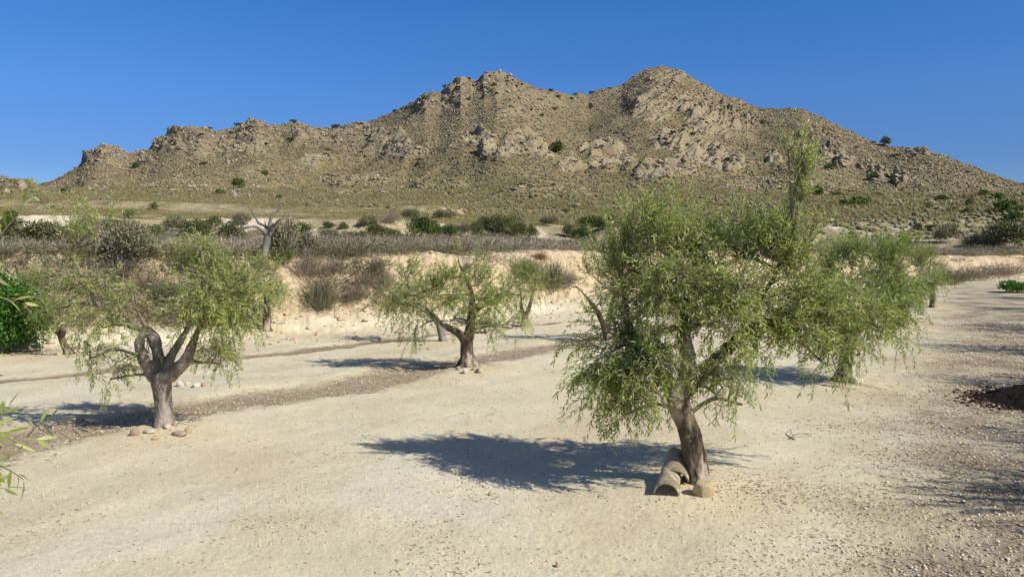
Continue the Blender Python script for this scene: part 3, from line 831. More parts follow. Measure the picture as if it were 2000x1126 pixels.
Vt, Qt, Tt = tube(np.array([[0, 0, 0], [0, 0, .008]]), np.array([.044, .044]), 14)
g = Geo(); g.add(Vt, Qt, Tt); cx = at(123, 631, TP['back_ll'][1] - .1) - np.array(LL.location)
oc = link("cut_end", g.mesh("cut_end", [M_CUT]), LL, (cx[0], cx[1], cx[2])); oc.rotation_euler = (0.6, 0, 0)
olive("olive half hidden behind the left side of the near olive, two bare stub limbs", 'hid',
      [[(1192, 680, 0, .11), (1185, 650, 0, .10), (1180, 630, 0, .09)],
       [(1182, 640, 0, .07), (1165, 605, -.1, .06), (1148, 582, -.1, .045)],
       [(1182, 640, 0, .07), (1192, 610, .1, .055), (1200, 570, .1, .03)]],
      [(1120, 560, 24, 24, 0, 0, 18, .4), (1160, 540, 28, 24, .1, 1, 34, .4), (1200, 560, 38, 35, .1, 0, 55, .45), (1175, 600, 35, 25, -.3, -1, 34, .4),
       (1140, 610, 22, 18, -.1, -1, 12, .36), (1190, 520, 24, 18, 0, 1, 24, .4)],
      M_LEAF_B, M_BARK, 1010, vox=0.02, simple=True)
olive("olive mostly hidden behind the centre olive, a grey limb showing at the left", 'hid2',
      [[(866, 675, 0, .10), (862, 650, 0, .08), (850, 620, 0, .07), (820, 600, 0, .05), (785, 590, 0, .04), (772, 575, 0, .035)]],
      [(785, 565, 24, 24, .1, 0, 40, .4), (765, 590, 14, 20, 0, -1, 16, .4), (830, 570, 28, 22, .1, 1, 40, .4), (870, 590, 24, 20, .1, 0, 30, .4)],
      M_LEAF_B, M_DEAD, 1111, vox=0.022, simple=True)

# an olive close to the camera, past the left edge: only leaf tips reach in
TP['near'] = (-2.9, 2.3)
rng = np.random.default_rng(77)
nz = h1(*TP['near'])
root = empty("olive_tree", (-2.9, 2.3, nz), "very near olive past the left edge, only leafy twig tips showing", "olive tree", "olive trees of the orchard")
tp = [np.array([[0, 0, -.1, .12], [.05, 0, .5, .1], [0, 0, .95, .09]]), np.array([[0, 0, .9, .07], [.45, 0, 1.25, .05], [.95, -.1, 1.5, .025]]),
      np.array([[0, 0, .9, .07], [.4, -.1, 1.5, .05], [.85, -.15, 1.95, .03]]), np.array([[0, 0, .9, .08], [-.5, .2, 1.5, .05], [-.8, .3, 2.2, .02]])]
link("trunk", bake_trunk("trunk", tp, M_BARK, 0.018, 0.012, 3), root)
g = Geo(); base = np.array([-2.9, 2.3, nz])
for (q, n, ln) in ((at(-70, 895, 2.05), 34, .12), (at(-90, 850, 2.1), 14, .13), (at(-115, 525, 2.1), 14, .14), (np.array([-3.3, 2.4, 2.0]), 120, .4), (np.array([-2.6, 2.4, 1.9]), 60, .36)):
    c = q - base
    s = tp[1][-1, :3] if q[2] < 1.9 else tp[2][-1, :3]
    B = spline(np.array([s, (s + c) / 2, c]), 6); Vt, Qt, Tt = tube(B, np.linspace(.012, .004, 6), 6); g.add(Vt, Qt, Tt, 0, 1)
    P0 = c + rng.normal(size=(n, 3)) * (0.05 if n < 50 else 0.35)
    D0 = rng.normal(size=(n, 3)) * 0.5 + np.array([0.55, 0, 0.25])
    shoots(g, P0, D0, ln * (0.5 + .5 * rng.random(n)), rng, 0.15, leafL=0.055, leafW=0.010)
link("crown", g.mesh("crown", [M_LEAF_L, M_TWIG]), root)

# olives standing past the right edge; their shadows reach into the picture
def generic_olive():
    rng = np.random.default_rng(31)
    P = [np.array([[0, 0, -.1, .13], [.03, 0, .5, .11], [0, 0, .9, .11]]), np.array([[0, 0, .85, .08], [-.5, .1, 1.4, .05], [-.9, .1, 1.9, .02]]),
         np.array([[0, 0, .85, .08], [.5, -.2, 1.4, .05], [.8, -.2, 1.9, .02]]), np.array([[0, 0, .85, .08], [0, .4, 1.5, .05], [0, .6, 2.1, .02]])]
    tm = bake_trunk("trunk", P, M_BARK, 0.03, 0.012, 9)
    g = Geo(); allp = np.concatenate([spline(q, 12)[:, :3] for q in P])
    for (cx, cy, cz, r, st, n) in ((-.8, .1, 1.8, .5, 1, 70), (.7, -.2, 1.8, .5, 1, 70), (0, .5, 2.0, .5, 1, 80), (0, -.1, 2.1, .5, 1, 70), (-.9, 0, 1.3, .4, -1, 45), (.9, .1, 1.3, .4, -1, 45), (0, .6, 1.5, .5, 0, 50)):
        c = np.array([cx, cy, cz]); s = allp[np.argmin(np.linalg.norm(allp - c, axis=1))]
        B = spline(np.array([s, (s + c) / 2, c]), 6); Vt, Qt, Tt = tube(B, np.linspace(.02, .008, 6), 5); g.add(Vt, Qt, Tt, 0, 1)
        P0 = c + rng.normal(size=(n, 3)) * r * 0.4
        D0 = unit(P0 - c) + np.array([0, 0, {1: .8, 0: 0.1, -1: -.2}[st]])
        shoots(g, P0, D0, .42 * (.6 + .6 * rng.random(n)), rng, {1: .05, 0: .3, -1: .8}[st], node=.036, leafL=.063, leafW=.019, simple=True)
    return tm, g.mesh("crown", [M_LEAF_B, M_TWIG])
tmg, cmg = generic_olive()
for i, (x, y, s, rz, lab) in enumerate([(6.9, 5.35, 1.0, 0, "olive past the right edge, its shadow lowest on the litter"),
        (8.3, 7.4, .95, 2.1, "olive past the right edge shading the litter below the dark heap"),
        (10.2, 11.0, 1.0, 1.2, "olive past the right edge shading the dark mulch heap"),
        (12.1, 15.3, 1.05, 3.3, "olive past the right edge, its thin shadow lying beyond the heap"),
        (15.0, 19.2, 1.1, 4.4, "olive past the right edge shading the track beside the third olive"),
        (19.0, 24.8, 1.1, 5.2, "olive past the right edge, last but one of its row"),
        (23.0, 30.5, 1.1, .4, "farthest olive past the right edge shading the end of the track")]):
    r = empty("olive_tree", (x, y, h1(x, y)), lab, "olive tree", "olive trees past the right edge")
    r.scale = (s, s, s); r.rotation_euler = (0, 0, rz)
    link("trunk", tmg, r); link("crown", cmg, r)

# ------------------------------------------------------------------ bushes and far trees
def blob(rng, n, rad, size, lumps=9, flat=0.0, mat=None, spiky=0.0, name="foliage", base=0.0, inner=0.55):
    """many leaf faces gathered in lumps"""
    g = Geo()
    C = unit(rng.normal(size=(lumps, 3))) * rng.uniform(0.35, 0.75, (lumps, 1)); C[:, 2] = np.abs(C[:, 2]) * 0.9 - 0.1
    R = rng.uniform(0.34, 0.55, lumps)
    k = rng.integers(0, lumps, n)
    dirn = unit(rng.normal(size=(n, 3)))
    P = C[k] + dirn * (R[k] * rng.uniform(inner, 1.0, n))[:, None]
    P = P * np.array(rad) + np.array([0, 0, rad[2] * (0.62 + base)])
    P[:, 2] = np.maximum(P[:, 2], 0.0 + rng.random(n) * 0.1 * rad[2])
    Dr = unit(dirn + rng.normal(size=(n, 3)) * 0.6 + np.array([0, 0, spiky]))
    tint = np.clip((rng.random(lumps))[k] * 0.6 + rng.random(n) * 0.4, 0, 1)
    leaves(g, P, Dr, size * rng.uniform(.7, 1.3, n), size * 0.55 * rng.uniform(.7, 1.3, n), rng, tint, 0, 0.1, True)
    return g.mesh(name, [mat])
rng = np.random.default_rng(400)
FAR_PINE = [blob(rng, 900, (2.0, 2.0, 1.7), 0.42, 10, mat=M_PINE, name="crown", base=0.25) for _ in range(3)]
FAR_BUSH = [blob(rng, 620, (1.6, 1.6, 1.2), 0.36, 8, mat=M_PINE) for _ in range(3)]
FAR_DARK = [blob(rng, 500, (1.6, 1.6, 1.1), 0.36, 7, mat=M_BUSHD) for _ in range(2)]
FAR_PALE = [blob(rng, 500, (1.5, 1.5, 1.2), 0.36, 8, mat=M_BUSHP, spiky=.5) for _ in range(2)]
g = Geo(); Vt, Qt, Tt = tube(np.array([[0, 0, -.3], [.1, 0, .8], [0, 0, 1.6]]), np.array([.22, .17, .12]), 7); g.add(Vt, Qt, Tt)
TRUNKM = g.mesh("trunk", [M_BARK])
def far_tree(px, py, wpx, kind, label, hk=1.0, trunk=False, crest=False):
    """py = foot of the plant in the photo, wpx = its width there"""
    if crest:
        a, _ = az_el(px, py); D = float(np.interp(a, RDA, RDD))
        x, y = math.sin(a) * (D - 2), math.cos(a) * (D - 2); z = h1(x, y)
    else:
        x, y, z = ground_px(px, py)
    dist = math.hypot(x, y)
    w = wpx / F * dist
    ml = {'pine': FAR_PINE if trunk else FAR_BUSH, 'dark': FAR_DARK, 'pale': FAR_PALE}[kind]
    me = ml[int(px * 7 + py) % len(ml)]
    s = w / 3.7 * 1.22
    if trunk:
        r = empty("pine_tree", (x, y, z - .1), label, "tree", "trees dotted over the hill")
        r.scale = (s, s, s * hk); link("crown", me, r); link("trunk", TRUNKM, r)
    else:
        r = link("shrub", me, None, (x, y, z - 0.15 * s)); r.scale = (s, s, s * hk)
        tag(r, label, "shrub", "shrubs dotted over the hill")
    r.rotation_euler = (0, 0, (px * 3.7) % 6.28)
for a in [
    (167, 312, 14, 'dark', "small dark tree jutting from the leftmost rocky hump", 1.0, True, True),
    (127, 378, 18, 'pine', "dark rounded shrub on the smooth slope at far left"),
    (151, 383, 12, 'pale', "small yellowish shrub right of the far-left dark shrub"),
    (105, 409, 11, 'pine', "tiny shrub on the far-left slope above the thickets", 1.0),
    (25, 430, 26, 'pine', "green shrub near the left edge at the foot of the hill"),
    (300, 409, 22, 'pale', "pale olive-coloured shrub low on the left slope, the right of two"),
    (254, 428, 26, 'pale', "pale green upright shrub low on the left slope, the left of two", 1.3),
    (268, 327, 18, 'pine', "yellowish shrub under the leftmost rocky hump"),
    (410, 252, 12, 'dark', "small grey tree on the crest above the orange rock face", 1.0, True, True),
    (453, 262, 12, 'dark', "dark shrub tucked in the notch left of the second crag"),
    (467, 254, 18, 'dark', "low green shrub on the skyline just left of the second crag", .6, False, True),
    (574, 247, 15, 'dark', "dark flat-topped tree alone on the skyline of the left ridge", 1.0, True, True),
    (571, 277, 12, 'pine', "small green shrub just below the left ridge crest"),
    (399, 322, 16, 'dark', "dark green shrub below the large left crag", .8),
    (519, 342, 14, 'pine', "round bright shrub with a tight dark shadow, highest of the four on the left slope", 1.2),
    (468, 369, 22, 'pine', "little pine with a bare trunk and black shadow on the left slope", 1.0, True),
    (431, 382, 18, 'pine', "upright green shrub left of the little pine", 1.3),
    (546, 392, 16, 'pine', "round green shrub just above the top of the dead tree", 1.2),
    (638, 294, 16, 'dark', "flat dark shrub on the slope below the ridge saddle", .6),
    (657, 256, 20, 'dark', "wide dark shrub on the skyline left of the rising ridge", .7, False, True),
    (691, 249, 10, 'dark', "small dark shrub on the skyline where the ridge starts to rise", .9, False, True),
    (640, 350, 18, 'dark', "low grey-green shrub on the left-centre slope", .6),
    (772, 219, 14, 'dark', "dark shrub on the skyline half way up to the middle summit", .8, False, True),
    (820, 205, 11, 'dark', "dark shrub in the crags left of the middle summit", 1.3),
    (871, 176, 14, 'dark', "small spreading tree on the skyline beside the tall crag", 1.0, True, True),
    (815, 323, 15, 'pine', "small vivid green shrub alone in the middle of the stony slope", .8),
    (1088, 300, 26, 'pine', "big bright green tree right of the pitted rock face", 1.0, True),
    (1107, 420, 14, 'pale', "narrow yellow-green bush at the foot of the central slope", 1.6),
    (964, 176, 12, 'dark', "dark shrub on the rocks of the middle summit", .8),
    (1053, 200, 13, 'dark', "low green shrub right of the middle summit", .6),
    (1059, 228, 16, 'dark', "dark shrub in the shallow gully under the middle summit", .7),
    (1083, 216, 15, 'dark', "dark green shrub in the upper gully between the two summits", .8),
    (1075, 186, 14, 'dark', "skyline shrub on the descent from the middle summit, first of three", .7, False, True),
    (1091, 193, 12, 'pine', "yellowish shrub just under the saddle crest, middle one of three"),
    (1116, 196, 12, 'pine', "green shrub in the saddle between the two summits", .8),
    (1124, 190, 9, 'dark', "tiny skyline shrub in the lowest point of the saddle", 1.0, False, True),
    (1153, 212, 12, 'dark', "dark upright shrub in a crevice right of the saddle", 1.6),
    (1156, 185, 12, 'dark', "grey skyline shrub at the start of the right peak's ridge", .8, False, True),
    (1337, 252, 16, 'dark', "dark shrub in the shaded cleft below the right peak", 1.2),
    (1350, 268, 18, 'pine', "olive-green shrub at the foot of the cleft below the right peak", .8),
    (1421, 316, 16, 'pine', "shrub on the outcrop of slanting slabs", .9),
    (1488, 242, 13, 'dark', "dark shrub on the upper right shoulder", 1.3),
    (1673, 289, 9, 'dark', "tiny dark shrub high on the right flank"),
    (1729, 286, 16, 'pine', "round-headed pine alone on the skyline of the right flank", 1.0, True, True),
    (1706, 278, 10, 'dark', "small shrub on the skyline left of the lone round pine", .7, False, True),
    (1749, 306, 16, 'pine', "shrub with a dark shadow just below the lone skyline pine", .7),
    (1620, 331, 22, 'pine', "green shrub beneath the twin slanting rock fins"),
    (1707, 350, 20, 'pine', "green shrub below the right-hand slanting slab", .8),
    (1600, 382, 28, 'pine', "dense dark-green shrub right of the near olive's tall shoot"),
    (1634, 385, 22, 'pine', "smaller shrub, left of the cluster of three on the lower right slope", .8),
    (1649, 401, 18, 'pine', "middle shrub of the cluster of three on the lower right slope", 1.2),
    (1680, 402, 34, 'pine', "largest shrub of the cluster of three on the lower right slope"),
    (1835, 395, 26, 'pine', "round dark shrub alone between the cluster of three and the right edge", .9),
    (1812, 405, 20, 'pale', "yellowish low shrub left of the lone round dark shrub", .8),
    (1861, 413, 24, 'pale', "pale green low shrub right of the lone round dark shrub", .7),
    (1891, 403, 18, 'pine', "upright green shrub on the lower right slope, upper one of a pair", 1.3),
    (1886, 416, 18, 'pine', "low green shrub on the lower right slope, lower one of a pair", .9),
    (1924, 381, 20, 'pine', "shrub highest above the big right-edge thicket", .9),
    (1950, 389, 20, 'pine', "small shrub just above the big right-edge thicket"),
    (1940, 419, 24, 'dark', "dark shrub at the left end of the big right-edge thicket"),
    (1968, 415, 44, 'pine', "largest tree-like shrub of the right-edge thicket"),
    (1978, 432, 34, 'pine', "bright green shrub in front of the right-edge thicket", .9),
    (1994, 413, 22, 'dark', "dark shrub cut by the right edge of the picture"),
    (1997, 366, 10, 'dark', "tiny shrub on the skyline at the right edge", .8, False, True),
]:
    far_tree(*a)

# thickets and shrubs of the middle distance
def mid_blob(rng, n, w, h, size, mat, lumps, spiky=.3):
    return blob(rng, int(n * .8), (w, w, h), size, lumps, mat=mat, spiky=spiky, inner=.35)
MB = {'dark': [mid_blob(rng, 4200, 1.5, 1.0, .13, M_BUSHD, 14) for _ in range(3)],
      'green': [mid_blob(rng, 4200, 1.5, 1.0, .13, M_PINE, 14) for _ in range(2)],
      'grey': [mid_blob(rng, 4200, 1.5, 1.1, .13, M_BUSHG, 12, 1.2) for _ in range(3)]}
def brush(rng, n, rad, h, mat, seed, spread=.7, w=.006):
    """a bush of fine upright dry stems"""
    g = Geo()
    P = np.stack([rng.normal(size=n) * rad * .35, rng.normal(size=n) * rad * .35, np.zeros(n)], -1)
    D = unit(np.stack([P[:, 0] / rad * spread * 1.6, P[:, 1] / rad * spread * 1.6, np.ones(n)], -1) + rng.normal(size=(n, 3)) * .3)
    L = h * rng.uniform(.5, 1.05, n)
    P = P + D * (L * rng.uniform(0, .45, n))[:, None]
    leaves(g, P, D, L * .65, np.full(n, w), rng, rng.random(n), 0, 0.1, True)
    k = n * 2; P2 = P[rng.integers(0, n, k)] + D[rng.integers(0, n, k)] * 0; i = rng.integers(0, n, k)
    P2 = P[i] + D[i] * (L[i] * .65 * rng.uniform(.2, 1, k))[:, None]
    D2 = unit(D[i] + rng.normal(size=(k, 3)) * .5)
    leaves(g, P2, D2, h * rng.uniform(.08, .2, k), np.full(k, w * 1.3), rng, rng.random(k), 0, 0.1, True)
    return g
BR = [brush(rng, 700, .8, .95, M_DRY, 0, w=.014).mesh("stems", [M_DRY]) for _ in range(3)]
BRD = [brush(rng, 900, .7, 1.1, M_BUSHG, 0, w=.016).mesh("stems", [M_BUSHG]) for _ in range(2)]
BRR = brush(rng, 700, .6, .6, M_RUST, 0, w=.014).mesh("stems", [M_RUST])
def mid_bush(px, py, wpx, hpx, kind, label, mesh=None, name="bush", grp="bushes between the orchard and the hill"):
    x, y, z = ground_px(px, py)
    d = math.hypot(x, y); w = wpx / F * d * 1.25; h = hpx / F * d * 1.3
    if mesh is None:
        if kind in MB: ml = MB[kind]; me = ml[int(px + py) % len(ml)]; sx, sz = w / 3.3, h / 1.55
        elif kind == 'dry': me = BR[int(px) % 3]; sx, sz = w / 2.0, h / 1.0
        elif kind == 'scrub': me = BRD[int(px) % 2]; sx, sz = w / 1.8, h / 1.1
        else: me = BRR; sx, sz = w / 1.6, h / .6
    o = link(name, me, None, (x, y, z - 0.05)); o.scale = (sx, sx, sz); o.rotation_euler = (0, 0, (px * 1.3) % 6.28)
    tag(o, label, "bush", grp)
for a in [
    (60, 484, 120, 44, 'dark', "broad dark olive-brown thicket near the left edge above the green tree"),
    (120, 486, 70, 50, 'dark', "dark thicket joined to the right of the broad far-left one"),
    (255, 480, 100, 42, 'dark', "dark domed thicket with a brownish top, left of the foreground olive's crown"),
    (250, 520, 110, 60, 'grey', "grey-brown domed bush in front of the dark domed thicket"),
    (300, 470, 40, 24, 'dark', "small dark bush before the white soil at left"),
    (385, 470, 60, 40, 'dark', "dark bush behind the left olive's crown top"),
    (450, 478, 60, 40, 'dark', "dark bush left of the dead tree's trunk"),
    (560, 505, 80, 62, 'grey', "tall grey-green bush just right of the dead tree"),
    (600, 500, 60, 40, 'grey', "grey bush right of the tall one beside the dead tree"),
    (545, 515, 50, 30, 'dark', "dark bush low beside the foot of the dead tree"),
    (20, 452, 40, 22, 'green', "green bush left of the broad far-left thicket, nearest the hill"),
    (170, 452, 46, 20, 'grey', "grey bush on the pale soil behind the far-left thickets"),
    (215, 448, 44, 20, 'dark', "dark bush on the pale soil above the domed thicket"),
    (345, 452, 50, 20, 'grey', "brown-grey bush on the pale soil left of the left olive's top"),
    (420, 446, 50, 20, 'dark', "dark bush on the pale soil just above the left olive's crown"),
    (470, 438, 40, 16, 'grey', "grey bush beneath the dead tree's left limb"),
    (590, 462, 50, 22, 'green', "dull green bush between the dead tree and the flat green bush"),
    (640, 470, 50, 18, 'grey', "grey bush left of the flat green bush"),
    (720, 440, 44, 16, 'grey', "brownish bush above the leftmost bush of the row"),
    (950, 440, 44, 16, 'dark', "small dark bush on the slope above the widest one"),
    (1070, 442, 44, 16, 'grey', "brown-grey bush above the white mound"),
    (1150, 440, 44, 18, 'dark', "dark bush just left of the near olive's top"),
    (640, 445, 30, 12, 'dark', "low dark bush on the white soil, left one"),
    (668, 447, 24, 12, 'dark', "low dark bush on the white soil, right one"),
    (692, 473, 60, 20, 'green', "flat green bush at the left end of the dry shrub field"),
    (737, 468, 56, 30, 'dark', "dark green bush, leftmost of the row behind the dry shrubs"),
    (768, 468, 34, 22, 'dark', "small dark bush second in the row behind the dry shrubs"),
    (817, 466, 60, 42, 'green', "tall yellow-green bush in the row behind the dry shrubs"),
    (848, 466, 44, 26, 'green', "low green bush right of the tall yellow-green one"),
    (882, 467, 46, 28, 'green', "green bush left of the darkest bush of the row"),
    (907, 460, 34, 20, 'grey', "grey bush behind the darkest bush of the row"),
    (930, 465, 28, 34, 'dark', "narrow darkest bush of the row behind the dry shrubs"),
    (985, 458, 76, 40, 'dark', "widest dark bush of the row, on the brow above white soil"),
    (1012, 464, 40, 30, 'dark', "dark bush at the right foot of the widest one"),
    (1042, 466, 32, 24, 'dark', "dark bush left of the white mound"),
    (1040, 478, 40, 12, 'green', "low green cushion in the dry shrub field, left one"),
    (1097, 480, 28, 12, 'green', "low green cushion in the dry shrub field, right one"),
    (1108, 463, 40, 22, 'dark', "dark bush right of the white mound"),
    (1142, 474, 50, 28, 'green', "green bush at the right end of the row, by the near olive"),
    (1175, 450, 60, 26, 'green', "dull green bush behind the near olive's left top"),
    (1250, 470, 70, 26, 'grey', "grey-green bush behind the near olive's crown"),
    (1440, 470, 80, 26, 'grey', "grey bush seen through the near olive's crown"),
    (800, 430, 40, 18, 'grey', "brownish bush below the pink rocky strip"),
    (762, 437, 40, 22, 'dry', "pale grey leafless bush left of the pink rocky strip"),
    (870, 432, 50, 18, 'grey', "brown-grey bush in front of the pink rocky strip"),
    (1792, 448, 20, 9, 'dark', "small dark brown bush on the right flat, left one of two"),
    (1817, 448, 20, 9, 'dark', "small dark brown bush on the right flat, right one of two"),
    (1900, 482, 30, 22, 'scrub', "dark brown domed bush on the right, left one of two"),
    (1936, 485, 28, 22, 'scrub', "dark brown domed bush on the right, right one of two"),
    (1975, 486, 80, 44, 'dark', "large dark green thicket at the right edge above the bank"),
    (1850, 474, 50, 26, 'grey', "grey-green bush above the right bank"),
]:
    mid_bush(*a)
for a in [
    (626, 606, 60, 62, 'scrub', "large grey-green dry bush clinging half way up the sandy bank"),
    (600, 540, 60, 45, 'dry', "brown dry bush at the bank top above the large grey-green one"),
    (650, 530, 44, 30, 'dry', "dry bush on the bank lip right of the large one"),
    (700, 590, 36, 32, 'dry', "small dry bush low on the pale bank face"),
    (712, 560, 40, 30, 'dry', "mauve-brown dry bush on the bank face, left of the dark one"),
    (737, 540, 26, 34, 'scrub', "dark upright bush on the bank lip left of the centre olive"),
    (752, 566, 44, 40, 'dry', "dry bush on the bank just left of the centre olive's crown"),
    (1080, 565, 40, 55, 'scrub', "dark bush on the bank behind the small V-stemmed olive"),
    (1025, 540, 50, 40, 'scrub', "dull bush on the bank top behind the small V-stemmed olive"),
    (1055, 507, 28, 14, 'rust', "rust-brown cushion shrub on the lip of the bank"),
    (1110, 560, 34, 30, 'dry', "thin dry bush on the bank left of the half-hidden olive"),
    (240, 545, 60, 44, 'dry', "dry brown bush on the bank seen through the left olive"),
    (330, 590, 50, 40, 'scrub', "dark bush low on the bank between the left olive's limbs"),
    (290, 570, 50, 40, 'dry', "dry bush on the bank above the left olive's fork"),
    (210, 600, 44, 34, 'dry', "dry bush on the bank behind the left olive's sparse side"),
    (1850, 555, 50, 26, 'scrub', "grey-brown bush at the foot of the right bank beside the last olive"),
    (1900, 548, 60, 24, 'dry', "dry bush at the foot of the right bank, middle of three"),
    (1960, 540, 60, 22, 'dry', "dry bush at the foot of the right bank, nearest the edge"),
]:
    mid_bush(*a, grp="bushes on the bank")
x, y, z = ground_px(1975, 571)
o = link("weed_clump", blob(rng, 2500, (1.0, .7, .35), .09, 12, mat=M_CAROB, spiky=.6), None, (x, y, z - .02)); o.scale = (1.0, 1, 1)
tag(o, "flat bright green weed clump beside the track at the right edge", "weeds")

# dry shrub field on the terrace
def scatter(name, tmpl, P, S, mats, rngs, tint=None, tilt=0.15, sz=None):
    """merge transformed copies of template geometry (list of (V,Q,T,tint))"""
    G = Geo()
    k = rngs.integers(0, len(tmpl), len(P))
    for ti, (V0, Q0, T0, t0) in enumerate(tmpl):
        idx = np.nonzero(k == ti)[0]; n = len(idx)
        if not n: continue
        th = rngs.random(n) * 2 * math.pi; c, s = np.cos(th), np.sin(th)
        Vx = V0[None, :, 0] * c[:, None] - V0[None, :, 1] * s[:, None]
        Vy = V0[None, :, 0] * s[:, None] + V0[None, :, 1] * c[:, None]
        sc = S[idx][:, None]; zz = sc if sz is None else sz[idx][:, None]
        V = np.stack([Vx * sc + P[idx, 0][:, None], Vy * sc + P[idx, 1][:, None], V0[None, :, 2] * zz + P[idx, 2][:, None]], -1)
        m = len(V0); off = (np.arange(n) * m)[:, None, None]
        ti_ = (t0[None, :] * 0.5 + (tint[idx] if tint is not None else rngs.random(n))[:, None] * 0.5)
        Q = (Q0[None] + off).reshape(-1, 4) if Q0 is not None else None
        T = (T0[None] + off).reshape(-1, 3) if T0 is not None else None
        G.add(V.reshape(-1, 3), Q, T, ti_.ravel())
    return link(name, G.mesh(name, mats))
def geo_t(g):
    return (np.concatenate(g.V), np.concatenate(g.Q) if g.Q else None, np.concatenate(g.T) if g.T else None, np.concatenate(g.tint))
rng = np.random.default_rng(900)
tm = [geo_t(brush(rng, 90, .75, .75, None, 0, spread=1.5, w=.018)) for _ in range(6)]
n = 5200
A = rng.uniform(-0.68, 0.68, n); R_ = np.sqrt(rng.uniform(22 ** 2, 78 ** 2, n)); X = np.sin(A) * R_; Y = np.cos(A) * R_
z, p = H(X, Y, parts=True)
dens = fbm(X * 0.09, Y * 0.09, 3, 301)
ok = (p['d'] > 2.4) & (p['dd'] < 35.5) & (dens > -0.32)
P = np.stack([X, Y, z - .03], -1)[ok]
o = scatter("dry_scrub", tm, P, rng.uniform(.7, 1.35, ok.sum()), [M_DRY], rng, tint=np.clip(dens[ok] + .5 + rng.normal(size=ok.sum()) * .2, 0, 1), sz=rng.uniform(.40, .85, ok.sum()) * np.clip(1.1 + 1.2 * fbm(X[ok] * .2, Y[ok] * .2, 3, 305), .6, 1.7))
tag(o, "grey-brown leafless scrub covering the terrace above the bank", "scrub", kind="stuff")
n = 2600
A = rng.uniform(-0.68, 0.68, n); R_ = np.sqrt(rng.uniform(23 ** 2, 85 ** 2, n)); X = np.sin(A) * R_; Y = np.cos(A) * R_
z, p = H(X, Y, parts=True)
ok = (p['d'] > 2.2) & (p['dd'] < 44) & (fbm(X * 0.12, Y * 0.12, 3, 331) > 0.06)
GS = rng.uniform(.6, 1.5, ok.sum())
o = scatter("grey_scrub", tm, np.stack([X, Y, z - .03], -1)[ok], GS, [M_BUSHG], rng, sz=GS * .8)
tag(o, "dull green-grey bushes mixed into the dry scrub of the terrace", "scrub", kind="stuff")
# sparser tufts on the bank face and the ground beyond
n = 21000
A = rng.uniform(-0.68, 0.68, n); R_ = 15 * 14 ** (rng.random(n)); X = np.sin(A) * R_; Y = np.cos(A) * R_
z, p = H(X, Y, parts=True)
ok = ((p['d'] > -.3) & (p['d'] < 3.2) & (fbm(X * .3, Y * .3, 3, 310) + .16 * p['d'] - .012 * np.clip(X, -20, 4) + .03 * np.clip(X - 8, 0, 12) > .27)) | ((p['dd'] > 47) & (p['d'] > 20) & (fbm(X * .06, Y * .06, 3, 311) > -.25))
P = np.stack([X, Y, z - .03], -1)[ok]
far_ = R_[ok] > 62
GS = rng.uniform(.35, .9, ok.sum()) * (1 + 1.4 * sstep(60, 150, R_[ok]))
M_FT = mat_leaf("foothill_grass", (0.26, 0.235, 0.11), (0.27, 0.24, 0.12), (0.40, 0.36, 0.17), 0.15, 0.9)
o = scatter("foothill_grass", tm, P[far_], GS[far_], [M_FT], rng, sz=GS[far_] * .7)
tag(o, "pale olive grass tufts on the flat ground before the hill", "grass", kind="stuff")
o = scatter("dry_grass", tm, P[~far_], GS[~far_], [M_BUSHG], rng, sz=GS[~far_] * .8)
# rng.uniform(.35, .9, ok.sum()) * (1 + 1.6 * sstep(60, 150, R_[ok]))), [M_BUSHG, M_DRY], rng, sz=GS * .8)
tag(o, "greenish-grey tufts on the bank and the rising ground", "grass", kind="stuff")

# scrub tufts and stones of the hill
OCT = np.array([[1, 0, 0], [0, 1, 0], [-1, 0, 0], [0, -1, 0], [0, 0, 1], [0, 0, -.6]], float)
OT = np.array([[0, 1, 4], [1, 2, 4], [2, 3, 4], [3, 0, 4], [1, 0, 5], [2, 1, 5], [3, 2, 5], [0, 3, 5]])
def lumps(rng, k, j):
    out = []
    for _ in range(k):
        V = OCT * (1 + rng.normal(size=(6, 1)) * j) + rng.normal(size=(6, 3)) * j * .5
        out.append((V, None, OT, np.zeros(6)))
    return out
n = 62000
A = rng.uniform(-0.62, 0.62, n); t = rng.random(n) ** 0.8
D = np.interp(A, RDA, RDD); R_ = R0 - 30 + (D - R0 + 32) * t; X = np.sin(A) * R_; Y = np.cos(A) * R_
z, p = H(X, Y, parts=True)
ok = (p['rock'] < .55) | (rng.random(n) < .25)
P = np.stack([X, Y, z], -1)[ok]
o = scatter("hill_scrub", lumps(rng, 8, .28), P, (rng.random(ok.sum()) ** 2 * .7 + .25), [M_SCRUB], rng, sz=rng.uniform(.2, .55, ok.sum()))
tag(o, "low olive-brown tufts dotted over the whole hillside", "scrub", kind="stuff")
n = 26000
A = rng.uniform(-0.62, 0.62, n); t = rng.random(n) ** 0.75
D = np.interp(A, RDA, RDD); R_ = R0 + (D - R0 + 2) * t; X = np.sin(A) * R_; Y = np.cos(A) * R_
z, p = H(X, Y, parts=True)
mm = fbm(X * .03, Y * .02, 4, 321) + p['rock'] * .6 + .25 * p['t']
ok = mm > 0.17
P = np.stack([X, Y, z], -1)[ok]
big = (p['rock'][ok] > .4)
o = scatter("hill_stones", lumps(rng, 8, .35), P, (rng.random(ok.sum()) ** 3 * (.9 + .5 * big) + .25), [M_HS := mat_plain("hill_stone", (0.23, 0.195, 0.14), (0.35, 0.30, 0.215), .5, .95, .5, .1)], rng, sz=(rng.random(ok.sum()) ** 2 * (.5 + .4 * big) + .15), tint=rng.random(ok.sum()) * .5)
tag(o, "pale scree and boulders strewn over the hillside", "stones", kind="stuff")

